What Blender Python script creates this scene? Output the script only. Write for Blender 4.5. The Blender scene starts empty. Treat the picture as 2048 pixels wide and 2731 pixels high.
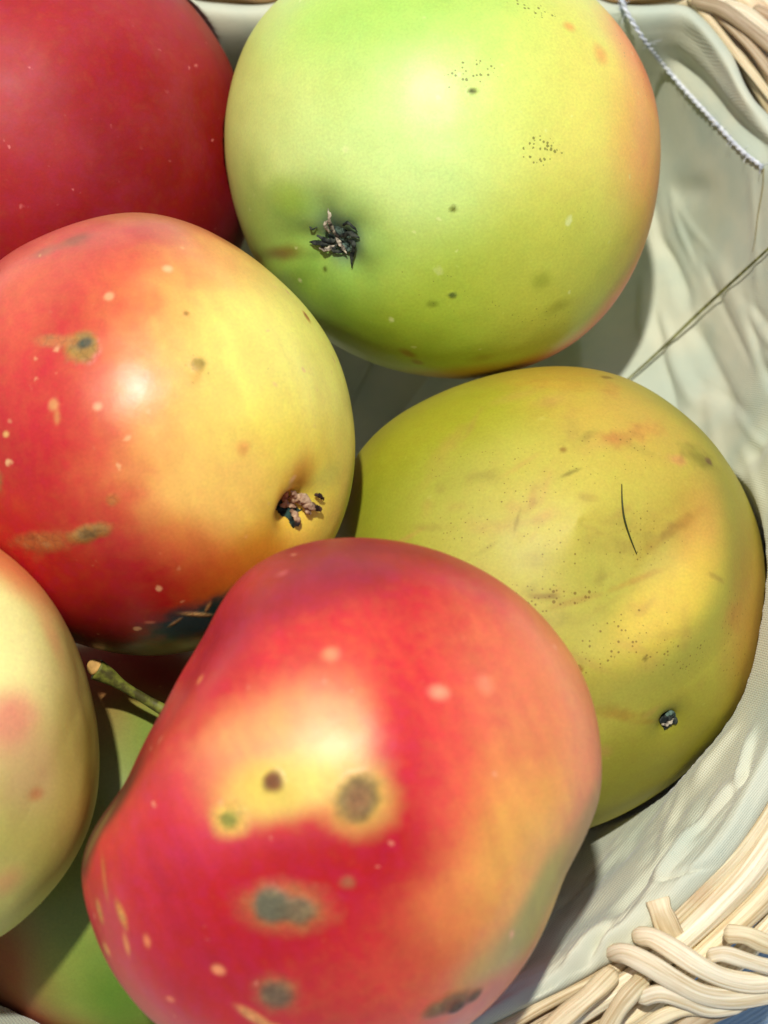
import bpy, math, random
import numpy as np
from mathutils import Vector, Matrix
from mathutils.bvhtree import BVHTree

scene = bpy.context.scene
# ------------------------------------------------------------------ camera
F = 6827.0                       # focal length in photograph pixels
U = 0.5 / F                      # metres per photograph pixel at the focus plane
TILT = math.radians(10)
RX = np.array([1.0, 0, 0]); RY = np.array([0, math.cos(TILT), math.sin(TILT)])
RZ = np.array([0, -math.sin(TILT), math.cos(TILT)])
CAM = RZ * 0.5
cd = bpy.data.cameras.new('camera'); cam = bpy.data.objects.new('camera', cd)
scene.collection.objects.link(cam); scene.camera = cam
cam.location = CAM; cam.rotation_euler = (TILT, 0, 0)
cd.sensor_fit = 'VERTICAL'; cd.sensor_height = 24; cd.lens = 24 * F / 2731
cd.clip_start = 0.01; cd.clip_end = 50
cd.dof.use_dof = True; cd.dof.focus_distance = 0.482; cd.dof.aperture_fstop = 11
# ------------------------------------------------------------------ sky and sun
SUNV = Vector((-0.07, 0.25, 0.965)).normalized()
elev = math.asin(SUNV.z); azim = math.atan2(SUNV.x, SUNV.y)
w = bpy.data.worlds.new('World'); scene.world = w; w.use_nodes = True
nt = w.node_tree; bg = nt.nodes['Background']
sky = nt.nodes.new('ShaderNodeTexSky'); sky.sky_type = 'NISHITA'; sky.sun_disc = False
sky.sun_elevation = elev; sky.sun_rotation = azim
nt.links.new(sky.outputs[0], bg.inputs[0]); bg.inputs[1].default_value = 0.085
sd = bpy.data.lights.new('sun', 'SUN'); sd.energy = 3.4; sd.angle = math.radians(2); sd.color = (1, 0.97, 0.91)
sun = bpy.data.objects.new('sun', sd); scene.collection.objects.link(sun)
sun.rotation_euler = SUNV.to_track_quat('Z', 'Y').to_euler()
scene.view_settings.view_transform = 'Standard'; scene.view_settings.look = 'None'
scene.view_settings.exposure = 0.1; scene.view_settings.gamma = 1
scene.render.resolution_x = 768; scene.render.resolution_y = 1024
random.seed(4)
rng = np.random.default_rng(11)

# ------------------------------------------------------------------ helpers
def W(u, v, z=0.0):
    """photograph pixel (u,v) at z pixels in front of the focus plane -> world point"""
    d = 0.5 - z * U
    return CAM + RX * ((u - 1024) / F * d) + RY * (-(v - 1365.5) / F * d) - RZ * d
def ray(u, v):
    r = RX * ((u - 1024) / F) + RY * (-(v - 1365.5) / F) - RZ
    return r / np.linalg.norm(r)
def on_plane(u, v, h):
    r = ray(u, v); t = (h - CAM[2]) / r[2]
    return CAM + r * t
def lin(c):
    c = np.asarray(c, float) / 255.0
    return np.where(c <= 0.04045, c / 12.92, ((c + 0.055) / 1.055) ** 2.4)
def smooth(x): 
    x = np.clip(x, 0, 1); return x * x * (3 - 2 * x)
GRID = rng.random((32, 32, 32))
def noise(p):
    """value noise, p (N,3), about -1..1"""
    i = np.floor(p).astype(int); f = p - i; f = f * f * (3 - 2 * f)
    out = 0
    for a in (0, 1):
        for b in (0, 1):
            for c in (0, 1):
                wt = (f[:, 0] if a else 1 - f[:, 0]) * (f[:, 1] if b else 1 - f[:, 1]) * (f[:, 2] if c else 1 - f[:, 2])
                out = out + wt * GRID[(i[:, 0] + a) % 32, (i[:, 1] + b) % 32, (i[:, 2] + c) % 32]
    return out * 2 - 1
def fbm(p, n=3):
    s = 0; a = 1; t = 0
    for k in range(n):
        s = s + a * noise(p * 2 ** k + 7.3 * k); t += a; a *= 0.5
    return s / t
def tag(o, label=None, cat=None, group=None, kind=None):
    if label: o['label'] = label
    if cat: o['category'] = cat
    if group: o['group'] = group
    if kind: o['kind'] = kind
    return o
def mesh_obj(name, verts, faces, mat, parent=None, uv=None, col=None, attrs=None, smoothed=True):
    me = bpy.data.meshes.new(name)
    verts = np.asarray(verts, dtype=np.float32); faces = np.asarray(faces, dtype=np.int32)
    k = faces.shape[1]
    me.vertices.add(len(verts)); me.vertices.foreach_set('co', verts.ravel())
    me.loops.add(faces.size); me.loops.foreach_set('vertex_index', faces.ravel())
    me.polygons.add(len(faces))
    me.polygons.foreach_set('loop_start', np.arange(0, faces.size, k, dtype=np.int32))
    me.polygons.foreach_set('loop_total', np.full(len(faces), k, dtype=np.int32))
    me.polygons.foreach_set('use_smooth', np.full(len(faces), smoothed))
    me.update(calc_edges=True)
    if uv is not None:
        l = me.uv_layers.new(name='UVMap'); l.data.foreach_set('uv', np.asarray(uv, np.float32)[faces.ravel()].ravel())
    if col is not None:
        a = me.color_attributes.new('skin', 'FLOAT_COLOR', 'POINT')
        a.data.foreach_set('color', np.hstack([col, np.ones((len(col), 1))]).astype(np.float32).ravel())
    for n, v in (attrs or {}).items():
        a = me.attributes.new(n, 'FLOAT', 'POINT'); a.data.foreach_set('value', v.astype(np.float32))
    me.materials.append(mat); me.validate()
    o = bpy.data.objects.new(name, me); scene.collection.objects.link(o)
    if parent: o.parent = parent; o.matrix_parent_inverse = parent.matrix_world.inverted()
    return o
def empty(name, loc):
    o = bpy.data.objects.new(name, None); scene.collection.objects.link(o)
    o.location = loc; o.empty_display_size = 0.01
    bpy.context.view_layer.update()
    return o
def catmull(pts, n):
    pts = np.asarray(pts, float)
    P = np.vstack([2 * pts[0] - pts[1], pts, 2 * pts[-1] - pts[-2]])
    out = []
    m = len(pts) - 1
    for t in np.linspace(0, m - 1e-6, n):
        i = int(t); f = t - i; a, b, c, d = P[i], P[i + 1], P[i + 2], P[i + 3]
        out.append(0.5 * ((2 * b) + (-a + c) * f + (2 * a - 5 * b + 4 * c - d) * f * f + (-a + 3 * b - 3 * c + d) * f ** 3))
    return np.array(out)
def tube(pts, wid, thk, n=None, sides=12, closed=False, up=None, power=2.0, twist=0.0):
    """tube of elliptical section along pts; wid/thk radii (scalar or per-point arrays); returns verts, faces, uv"""
    pts = np.asarray(pts, float)
    m = len(pts)
    if closed: T = np.roll(pts, -1, 0) - np.roll(pts, 1, 0)
    else: T = np.gradient(pts, axis=0)
    T /= np.linalg.norm(T, axis=1)[:, None] + 1e-12
    up = RZ if up is None else up
    S = np.cross(T, up); S /= np.linalg.norm(S, axis=1)[:, None] + 1e-12
    N = np.cross(S, T)
    rg = 1 + (rng.normal(0, .035, sides) if sides >= 14 else np.zeros(sides))
    wid = np.broadcast_to(np.asarray(wid, float), (m,)); thk = np.broadcast_to(np.asarray(thk, float), (m,))
    ln = np.concatenate([[0], np.cumsum(np.linalg.norm(np.diff(pts, axis=0), axis=1))])
    V = []; UV = []
    for j in range(sides):
        a = 2 * math.pi * j / sides + twist * ln * 0
        a = 2 * math.pi * j / sides
        c = np.sign(math.cos(a)) * abs(math.cos(a)) ** (2 / power); s = np.sign(math.sin(a)) * abs(math.sin(a)) ** (2 / power)
        V.append(pts + S * (wid * c * rg[j])[:, None] + N * (thk * s * rg[j])[:, None])
        UV.append(np.stack([ln, np.full(m, j / sides)], 1))
    V = np.stack(V, 1).reshape(-1, 3); UV = np.stack(UV, 1).reshape(-1, 2)
    Fc = []
    mm = m if closed else m - 1
    for i in range(mm):
        i2 = (i + 1) % m
        for j in range(sides):
            j2 = (j + 1) % sides
            Fc.append((i * sides + j, i2 * sides + j, i2 * sides + j2, i * sides + j2))
    if not closed:
        c0, c1 = len(V), len(V) + 1
        V = np.vstack([V, pts[:1], pts[-1:]]); UV = np.vstack([UV, [[0, 0]], [[ln[-1], 0]]])
        for j in range(0, sides):
            j2 = (j + 1) % sides
            Fc.append((c0, j, j2, c0)); Fc.append((c1, (m - 1) * sides + j2, (m - 1) * sides + j, c1))
    return V, Fc, UV
def tube_obj(name, pts, wid, thk, mat, parent=None, **k):
    V, Fc, UV = tube(pts, wid, thk, **k)
    quads = [f for f in Fc if len(set(f)) == 4]; tris = [tuple(dict.fromkeys(f)) for f in Fc if len(set(f)) == 3]
    allf = [(a, b, c) for a, b, c, d in quads] + [(a, c, d) for a, b, c, d in quads] + tris
    return mesh_obj(name, V, allf, mat, parent, uv=UV)

# ------------------------------------------------------------------ materials
def new_mat(name):
    m = bpy.data.materials.new(name); m.use_nodes = True
    return m, m.node_tree, m.node_tree.nodes['Principled BSDF']
def nd(t, kind, **kw):
    n = t.nodes.new(kind)
    for k, v in kw.items():
        if isinstance(k, str) and hasattr(n, k): setattr(n, k, v)
    return n
def mixc(t, fac, a, b, mode='MIX'):
    n = t.nodes.new('ShaderNodeMix'); n.data_type = 'RGBA'; n.blend_type = mode
    for s, v in ((0, fac), (6, a), (7, b)):
        if isinstance(v, bpy.types.NodeSocket): t.links.new(v, n.inputs[s])
        else: n.inputs[s].default_value = v if s == 0 else tuple(list(v) + [1])[:4]
    return n.outputs[2]
def math_(t, op, a, b=0.0):
    n = t.nodes.new('ShaderNodeMath'); n.operation = op
    for s, v in ((0, a), (1, b)):
        if isinstance(v, bpy.types.NodeSocket): t.links.new(v, n.inputs[s])
        else: n.inputs[s].default_value = v
    return n.outputs[0]
def ramp(t, v, a, b):
    n = t.nodes.new('ShaderNodeMapRange'); n.interpolation_type = 'SMOOTHSTEP'
    t.links.new(v, n.inputs[0]); n.inputs[1].default_value = a; n.inputs[2].default_value = b
    return n.outputs[0]
def apple_material(name, dots=0.6, dot_scale=130, rough=0.36, bloom=0.0, dotcol=(225, 170, 120), specks=(110, 108, 44)):
    m, t, b = new_mat(name)
    tc = t.nodes.new('ShaderNodeTexCoord'); P = tc.outputs['Object']
    at = t.nodes.new('ShaderNodeAttribute'); at.attribute_name = 'skin'
    sp = t.nodes.new('ShaderNodeAttribute'); sp.attribute_name = 'speck'
    sc = t.nodes.new('ShaderNodeAttribute'); sc.attribute_name = 'scab'
    wn = t.nodes.new('ShaderNodeTexNoise'); wn.inputs['Scale'].default_value = 420; wn.inputs['Detail'].default_value = 3
    t.links.new(P, wn.inputs[0])
    # fine mottling of the skin
    n1 = t.nodes.new('ShaderNodeTexNoise'); n1.inputs['Scale'].default_value = 95; n1.inputs['Detail'].default_value = 6; n1.inputs['Roughness'].default_value = 0.62
    t.links.new(P, n1.inputs[0])
    hs = t.nodes.new('ShaderNodeHueSaturation'); t.links.new(at.outputs['Color'], hs.inputs['Color'])
    v = t.nodes.new('ShaderNodeMapRange'); t.links.new(n1.outputs[0], v.inputs[0]); v.inputs[1].default_value = .25; v.inputs[2].default_value = .75; v.inputs[3].default_value = .94; v.inputs[4].default_value = 1.06
    t.links.new(v.outputs[0], hs.inputs['Value'])
    h2 = t.nodes.new('ShaderNodeMapRange'); t.links.new(wn.outputs[0], h2.inputs[0]); h2.inputs[1].default_value = .2; h2.inputs[2].default_value = .8; h2.inputs[3].default_value = .493; h2.inputs[4].default_value = .507
    t.links.new(h2.outputs[0], hs.inputs['Hue'])
    c = hs.outputs[0]
    va = t.nodes.new('ShaderNodeVectorMath'); va.operation = 'MULTIPLY_ADD'; t.links.new(wn.outputs['Color'], va.inputs[0]); va.inputs[1].default_value = (.0022,) * 3; t.links.new(P, va.inputs[2])
    PW = va.outputs[0]
    # pale lenticels of several sizes
    for k, (s, th, st) in enumerate(((dot_scale, 0.06, dots), (dot_scale * 1.9, 0.075, dots * .75), (dot_scale * 3.3, 0.07, dots * .12))):
        vo = t.nodes.new('ShaderNodeTexVoronoi'); vo.inputs['Scale'].default_value = s; t.links.new(PW, vo.inputs['Vector'])
        sep = t.nodes.new('ShaderNodeSeparateColor'); t.links.new(vo.outputs['Color'], sep.inputs[0])
        size = math_(t, 'MULTIPLY', sep.outputs[0], th * 2.0)
        d = math_(t, 'SUBTRACT', size, vo.outputs['Distance'])
        msk = ramp(t, d, -.02, 0.07)
        keep = ramp(t, sep.outputs[1], .2, .5)
        scabfree = math_(t, 'SUBTRACT', 1.0, sc.outputs['Fac'])
        f = math_(t, 'MULTIPLY', math_(t, 'MULTIPLY', math_(t, 'MULTIPLY', msk, keep), st), scabfree)
        c = mixc(t, f, c, lin(dotcol))
    # dark specks where the skin carries them
    vo = t.nodes.new('ShaderNodeTexVoronoi'); vo.inputs['Scale'].default_value = 1500; t.links.new(P, vo.inputs['Vector'])
    sep = t.nodes.new('ShaderNodeSeparateColor'); t.links.new(vo.outputs['Color'], sep.inputs[0])
    thr = math_(t, 'MULTIPLY', math_(t, 'MULTIPLY', sep.outputs[0], sep.outputs[0]), math_(t, 'MULTIPLY', sp.outputs['Fac'], .72))
    f = ramp(t, math_(t, 'SUBTRACT', thr, vo.outputs['Distance']), -.05, .16)
    f = math_(t, 'MULTIPLY', math_(t, 'MULTIPLY', f, ramp(t, sp.outputs['Fac'], 0.05, .4)), .75)
    c = mixc(t, f, c, lin(specks))
    # a thin waxy bloom
    if bloom:
        n3 = t.nodes.new('ShaderNodeTexNoise'); n3.inputs['Scale'].default_value = 38; n3.inputs['Detail'].default_value = 8; n3.inputs['Roughness'].default_value = .7
        t.links.new(P, n3.inputs[0])
        c = mixc(t, math_(t, 'MULTIPLY', ramp(t, n3.outputs[0], .42, .75), bloom), c, lin((215, 150, 160)))
    # corky, cracked surface of the scabs
    ck = t.nodes.new('ShaderNodeTexVoronoi'); ck.feature = 'DISTANCE_TO_EDGE'; ck.inputs['Scale'].default_value = 620; t.links.new(PW, ck.inputs['Vector'])
    crack = math_(t, 'MULTIPLY', math_(t, 'SUBTRACT', 1.0, ramp(t, ck.outputs['Distance'], 0.0, .12)), sc.outputs['Fac'])
    c = mixc(t, math_(t, 'MULTIPLY', crack, .28), c, lin((48, 40, 34)))
    c = mixc(t, math_(t, 'MULTIPLY', math_(t, 'MULTIPLY', ramp(t, wn.outputs[0], .5, .68), sc.outputs['Fac']), .3), c, lin((166, 136, 90)))
    gr = t.nodes.new('ShaderNodeTexNoise'); gr.inputs['Scale'].default_value = 1900; gr.inputs['Detail'].default_value = 2; t.links.new(P, gr.inputs[0])
    gm = t.nodes.new('ShaderNodeMapRange'); t.links.new(gr.outputs[0], gm.inputs[0]); gm.inputs[1].default_value = .25; gm.inputs[2].default_value = .75; gm.inputs[3].default_value = .93; gm.inputs[4].default_value = 1.07
    h3 = t.nodes.new('ShaderNodeHueSaturation'); t.links.new(c, h3.inputs['Color']); t.links.new(gm.outputs[0], h3.inputs['Value']); c = h3.outputs[0]
    t.links.new(c, b.inputs['Base Color'])
    r = math_(t, 'ADD', math_(t, 'MULTIPLY', sc.outputs['Fac'], .35), rough)
    r2 = math_(t, 'ADD', r, math_(t, 'MULTIPLY', math_(t, 'SUBTRACT', n1.outputs[0], .5), .22))
    t.links.new(r2, b.inputs['Roughness'])
    b.inputs['Specular IOR Level'].default_value = 0.34
    b.inputs['Subsurface Weight'].default_value = 0.12; b.inputs['Subsurface Radius'].default_value = (1, .5, .2); b.inputs['Subsurface Scale'].default_value = 0.0022
    bp = t.nodes.new('ShaderNodeBump'); bp.inputs['Strength'].default_value = .16; bp.inputs['Distance'].default_value = .0006
    hsum = math_(t, 'SUBTRACT', math_(t, 'ADD', n1.outputs[0], math_(t, 'MULTIPLY', wn.outputs[0], math_(t, 'ADD', .18, math_(t, 'MULTIPLY', sc.outputs['Fac'], 2.4)))), math_(t, 'MULTIPLY', crack, 1.6))
    t.links.new(hsum, bp.inputs['Height']); t.links.new(bp.outputs[0], b.inputs['Normal'])
    return m
def simple_mat(name, col, rough=.7, var=.25, scale=400, bump=.3, col2=None, spec=.3, sss=0):
    m, t, b = new_mat(name)
    tc = t.nodes.new('ShaderNodeTexCoord')
    n = t.nodes.new('ShaderNodeTexNoise'); n.inputs['Scale'].default_value = scale; n.inputs['Detail'].default_value = 5
    t.links.new(tc.outputs['Object'], n.inputs[0])
    c = lin(col); c2 = lin(col2) if col2 is not None else c * (1 - var)
    o = mixc(t, ramp(t, n.outputs[0], .35, .65), c, c2)
    t.links.new(o, b.inputs['Base Color']); b.inputs['Roughness'].default_value = rough; b.inputs['Specular IOR Level'].default_value = spec
    if sss: b.inputs['Subsurface Weight'].default_value = sss; b.inputs['Subsurface Scale'].default_value = .002
    bp = t.nodes.new('ShaderNodeBump'); bp.inputs['Strength'].default_value = bump; bp.inputs['Distance'].default_value = .0005
    t.links.new(n.outputs[0], bp.inputs['Height']); t.links.new(bp.outputs[0], b.inputs['Normal'])
    return m
def wicker_mat(name, col, dark, stain=(190, 110, 50), rough=.5, st=.35):
    m, t, b = new_mat(name)
    uv = t.nodes.new('ShaderNodeUVMap'); uv.uv_map = 'UVMap'
    oi = t.nodes.new('ShaderNodeObjectInfo')
    mp = t.nodes.new('ShaderNodeMapping'); t.links.new(uv.outputs[0], mp.inputs[0]); mp.inputs['Scale'].default_value = (50, 22, 1)
    cmb = t.nodes.new('ShaderNodeCombineXYZ'); t.links.new(math_(t, 'MULTIPLY', oi.outputs['Random'], 40), cmb.inputs[2])
    t.links.new(cmb.outputs[0], mp.inputs['Location'])
    n = t.nodes.new('ShaderNodeTexNoise'); n.inputs['Scale'].default_value = 1; n.inputs['Detail'].default_value = 5; n.inputs['Roughness'].default_value = .6
    t.links.new(mp.outputs[0], n.inputs[0])
    tc = t.nodes.new('ShaderNodeTexCoord')
    n2 = t.nodes.new('ShaderNodeTexNoise'); n2.inputs['Scale'].default_value = 55; n2.inputs['Detail'].default_value = 3
    t.links.new(tc.outputs['Object'], n2.inputs[0])
    c = mixc(t, ramp(t, n.outputs[0], .35, .72), lin(col), lin(dark))
    c = mixc(t, math_(t, 'MULTIPLY', ramp(t, n2.outputs[0], .56, .72), st), c, lin(stain))
    hs = t.nodes.new('ShaderNodeHueSaturation'); t.links.new(c, hs.inputs['Color'])
    t.links.new(math_(t, 'ADD', .88, math_(t, 'MULTIPLY', oi.outputs['Random'], .2)), hs.inputs['Value'])
    t.links.new(hs.outputs[0], b.inputs['Base Color'])
    b.inputs['Roughness'].default_value = rough
    b.inputs['Subsurface Weight'].default_value = .08; b.inputs['Subsurface Scale'].default_value = .001
    bp = t.nodes.new('ShaderNodeBump'); bp.inputs['Strength'].default_value = .6; bp.inputs['Distance'].default_value = .0005
    t.links.new(n.outputs[0], bp.inputs['Height']); t.links.new(bp.outputs[0], b.inputs['Normal'])
    return m

# ------------------------------------------------------------------ apple shapes
class Shape:
    def __init__(s, u, v, z, outline, depth, sm=5):
        s.C = W(u, v, z); s.u, s.v, s.z = u, v, z
        wv = CAM - s.C; s.w = wv / np.linalg.norm(wv)
        x = RX - s.w * RX.dot(s.w); s.x = x / np.linalg.norm(x); s.y = np.cross(s.w, s.x)
        th = []; rr = []
        for (a, b) in outline:
            q = s.plane(a, b); th.append(math.atan2(q[1], q[0])); rr.append(math.hypot(*q))
        o = np.argsort(th); th = np.array(th)[o]; rr = np.array(rr)[o]
        g = np.radians(np.arange(-180, 180)); r = np.interp(g, th, rr, period=2 * math.pi)
        k = np.exp(-0.5 * (np.arange(-20, 21) / sm) ** 2); k /= k.sum()
        r = np.convolve(np.concatenate([r[-20:], r, r[:20]]), k, 'valid')
        s.g = g; s.r = r; s.mean = r.mean(); s.D = depth * s.mean
        s.px = U * (1 - z * U / 0.5) if False else (0.5 - z * U) / F      # metres per pixel at this apple
    def plane(s, a, b):
        r = ray(a, b); t = (s.C - CAM).dot(s.w) / r.dot(s.w)
        p = CAM + r * t - s.C
        return np.array([p.dot(s.x), p.dot(s.y)])
    def sil(s, d):
        th = np.arctan2(d[:, 1], d[:, 0]); r = np.interp(th, s.g, s.r, period=2 * math.pi)
        k = smooth(1.25 - np.abs(d[:, 2]) ** 1.5 * 1.25)
        return s.mean + (r - s.mean) * k
    def base(s, d):
        r = s.sil(d); return np.stack([d[:, 0] * r, d[:, 1] * r, d[:, 2] * s.D], 1)
    def front(s, a, b):
        """local point on the camera-facing surface seen at pixel (a,b)"""
        q = s.plane(a, b); rho = math.hypot(*q); th = math.atan2(q[1], q[0])
        lo, hi = 0.0, 1.0
        for _ in range(30):
            m_ = (lo + hi) / 2; d = np.array([[m_ * math.cos(th), m_ * math.sin(th), math.sqrt(max(0, 1 - m_ * m_))]])
            if m_ * s.sil(d)[0] < rho: lo = m_
            else: hi = m_
        d = np.array([[lo * math.cos(th), lo * math.sin(th), math.sqrt(max(0, 1 - lo * lo))]])
        return s.base(d)[0]
    def local(s, P): 
        q = P - s.C; return np.stack([q @ s.x, q @ s.y, q @ s.w], 1)
    def ratio(s, P):
        """<1 inside"""
        l = s.local(P); n = np.linalg.norm(l, axis=1) + 1e-9; d = l / n[:, None]
        for _ in range(3):
            r = s.sil(d); e = np.stack([l[:, 0] / r, l[:, 1] / r, l[:, 2] / s.D], 1)
            n = np.linalg.norm(e, axis=1) + 1e-9; d = e / n[:, None]
        return n

def cube_sphere(n):
    V = []; Fc = []; idx = {}
    t = np.tan(np.linspace(-math.pi / 4, math.pi / 4, n + 1))
    faces = [((1, 0, 0), (0, 1, 0), (0, 0, 1)), ((-1, 0, 0), (0, 1, 0), (0, 0, -1)), ((0, 1, 0), (-1, 0, 0), (0, 0, 1)),
             ((0, -1, 0), (1, 0, 0), (0, 0, 1)), ((0, 1, 0), (0, 0, -1), (1, 0, 0)), ((0, 1, 0), (0, 0, 1), (-1, 0, 0))]
    pts = []; quads = []
    for (a, b, c) in [((1,0,0),(0,1,0),(0,0,1)), ((0,1,0),(1,0,0),(0,0,-1)), ((0,1,0),(0,0,1),(1,0,0)),
                      ((0,0,1),(0,1,0),(-1,0,0)), ((0,0,1),(1,0,0),(0,1,0)), ((1,0,0),(0,0,1),(0,-1,0))]:
        a, b, c = map(np.array, (a, b, c))
        A, B = np.meshgrid(t, t, indexing='ij')
        P = A[..., None] * a + B[..., None] * b + c
        o = sum(len(x) for x in pts); pts.append(P.reshape(-1, 3))
        I = np.arange((n + 1) ** 2).reshape(n + 1, n + 1) + o
        quads.append(np.stack([I[:-1, :-1], I[1:, :-1], I[1:, 1:], I[:-1, 1:]], -1).reshape(-1, 4))
    P = np.vstack(pts); Q = np.vstack(quads)
    key = np.round(P * 1e5).astype(np.int64)
    _, first, inv = np.unique(key, axis=0, return_index=True, return_inverse=True)
    P = P[first]; Q = inv.ravel()[Q]
    return P / np.linalg.norm(P, axis=1)[:, None], Q
_cs = {}
def sphere(n):
    if n not in _cs: _cs[n] = cube_sphere(n)
    return _cs[n]

def edist(s, L, a, b, su, sv, rot):
    p = s.front(a, b); d = (L - p) / s.px
    c, q = math.cos(math.radians(rot)), math.sin(math.radians(rot))      # rot: clockwise on the picture
    x = d[:, 0] * c - d[:, 1] * q; y = d[:, 0] * q + d[:, 1] * c
    return np.sqrt((x / su) ** 2 + (y / sv) ** 2 + (d[:, 2] / max(su, sv)) ** 2)
BVH = {}
def tone(c, k):
    if k[1] < .85:                                             # deepen the reds, leave the yellows
        w_ = max(0.0, min(1.0, (165 - c[1]) / 80)); k = [1 + (q - 1) * w_ for q in k]
    return tuple(min(255, a * b) for a, b in zip(c, k))
def build_apple(s, basecol, blobs, n, mat, label, dents=(), specks=(), scabs=(), lump=10, shape_fn=None, avoid=(), seed=0, parts=False, tn=(1, 1, 1), streak=None, sw=.26):
    d, Q = sphere(n)
    L = s.base(d); Ln = L / s.px
    disp = lump * fbm(Ln / 420 + seed * 3.1, 2) + 2.2 * fbm(Ln / 110 + seed, 2)
    rimfade = smooth(np.abs(d[:, 2]) * 3)                       # keep the outline as traced
    disp = disp * (0.25 + .75 * rimfade)
    for (a, b, r, amp) in dents:
        e = edist(s, L, a, b, r, r, 0); disp -= amp * np.exp(-e ** 2)
    if shape_fn is not None: disp += shape_fn(s, L, Ln)
    # colour
    col = np.tile(lin(tone(basecol, tn)), (len(d), 1))
    w1 = fbm(Ln / 130 + 20 + seed, 3); w2 = fbm(Ln / 45 + 40 + seed, 2); w3 = fbm(Ln / 22 + 60 + seed, 2)
    # faint stripes running from stalk to eye
    for bl in blobs:
        a, b, su, sv, rot, cc, st, soft = bl[:8]
        wp = bl[8] if len(bl) > 8 else .17
        e = edist(s, L, a, b, su, sv, rot) + wp * w1 + wp * .3 * w2
        m = (1 - smooth((e - (1 - soft)) / (2 * soft))) * st
        col = col * (1 - m[:, None]) + lin(tone(cc, tn)) * m[:, None]
    if streak:                                                  # fine stripes running from stalk to eye
        a_ = math.radians(streak[0]); ax = Ln[:, 0] * math.cos(a_) + Ln[:, 1] * math.sin(a_); ay = -Ln[:, 0] * math.sin(a_) + Ln[:, 1] * math.cos(a_)
        sn = fbm(np.stack([ax / 24 + w1 * 1.2, ay / 260, Ln[:, 2] / 60 + seed], 1), 3); sn2 = fbm(np.stack([ax / 70 + w1, ay / 420, Ln[:, 2] / 150 + seed + 9], 1), 2)
        k_ = streak[1]
        col = col * (1 + k_ * (.13 * sn + .12 * sn2))[:, None]
        col[:, 1] *= 1 + k_ * .15 * np.clip(sn, 0, 1)
    scab = np.zeros(len(d))
    for (a, b, su, sv, rot, cc, st, soft, h) in scabs:
        e = edist(s, L, a, b, su, sv, rot) + sw * w3 + .12 * w2
        m = (1 - smooth((e - (1 - soft)) / (2 * soft))) * st
        mod = 1 + .25 * w3
        col = col * (1 - m[:, None]) + (lin(cc) * mod[:, None]) * m[:, None]
        if h: scab = np.maximum(scab, m); disp += h * m
    speck = np.zeros(len(d))
    for (a, b, su, sv, rot, st) in specks:
        e = edist(s, L, a, b, su, sv, rot) + .3 * w3
        speck = np.maximum(speck, st * (1 - smooth((e - .6) / .8)))
    nrm = L / (np.array([s.mean, s.mean, s.D]) ** 2); nrm /= np.linalg.norm(nrm, axis=1)[:, None]
    L = L + nrm * (disp * s.px)[:, None]
    P = s.C + L[:, :1] * s.x + L[:, 1:2] * s.y + L[:, 2:] * s.w
    for o in avoid:                                            # where two apples press on each other
        for _ in range(40):
            bad = o.ratio(P) < 1.004
            if not bad.any(): break
            P[bad] = s.C + (P[bad] - s.C) * .985
    base = P[P[:, 2].argmin()]
    BVH[s] = (P.copy(), Q)
    if parts:
        root = empty('apple', Vector((s.C[0], s.C[1], base[2])))
        o = mesh_obj('skin', P - np.array([s.C[0], s.C[1], base[2]]), Q, mat, None, col=np.clip(col, 0, 1), attrs={'speck': speck, 'scab': scab})
        o.parent = root
    else:
        org = np.array([s.C[0], s.C[1], base[2]])
        o = mesh_obj('apple', P - org, Q, mat, None, col=np.clip(col, 0, 1), attrs={'speck': speck, 'scab': scab})
        o.location = org; root = o
    tag(root, label, 'apple', 'apples piled in the lined basket')
    bpy.context.view_layer.update()
    return root
def hit(s, a, b):
    P, Q = BVH[s]
    if not hasattr(s, 'tree'): s.tree = BVHTree.FromPolygons([Vector(p) for p in P], Q.tolist())
    h = s.tree.ray_cast(Vector(CAM), Vector(ray(a, b)))
    return np.array(h[0]), np.array(h[1])

# outlines read off the photograph, each at its own depth
A1 = Shape(80, 420, -480, [(500, 0), (556, 74), (617, 173), (648, 300), (665, 450), (650, 640), (560, 800), (380, 920), (80, 990), (-250, 900), (-450, 700), (-510, 420), (-430, 120), (-220, -90), (80, -170), (330, -110)], .9)
A2 = Shape(1175, 420, -250, [(741, 0), (673, 74), (630, 173), (604, 296), (601, 395), (617, 506), (654, 630), (735, 775), (820, 868), (913, 926), (1025, 975), (1148, 1002), (1271, 1006), (1395, 981), (1531, 913), (1642, 802), (1716, 654), (1753, 494), (1758, 358), (1741, 247), (1691, 136), (1630, 49), (1586, 0), (1430, -100), (1160, -165), (920, -110)], .93)
A3 = Shape(410, 1155, 300, [(370, 567), (247, 586), (123, 630), (0, 691), (-90, 800), (-150, 960), (-165, 1130), (-140, 1300), (-80, 1450), (20, 1590), (110, 1670), (210, 1716), (309, 1741), (469, 1743), (620, 1700), (760, 1610), (889, 1438), (932, 1309), (944, 1210), (938, 1111), (907, 975), (839, 852), (741, 747), (617, 654), (494, 593)], .93)
A4 = Shape(1450, 1600, -130, [(943, 1225), (1021, 1140), (1091, 1091), (1197, 1042), (1302, 1006), (1408, 985), (1514, 980), (1619, 996), (1690, 1020), (1795, 1084), (1887, 1168), (1971, 1288), (2020, 1408), (2042, 1548), (2042, 1654), (2028, 1760), (1992, 1858), (1922, 1964), (1830, 2055), (1725, 2133), (1591, 2200), (1400, 2240), (1200, 2200), (1020, 2060), (910, 1860), (870, 1640), (885, 1420)], .9)
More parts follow.
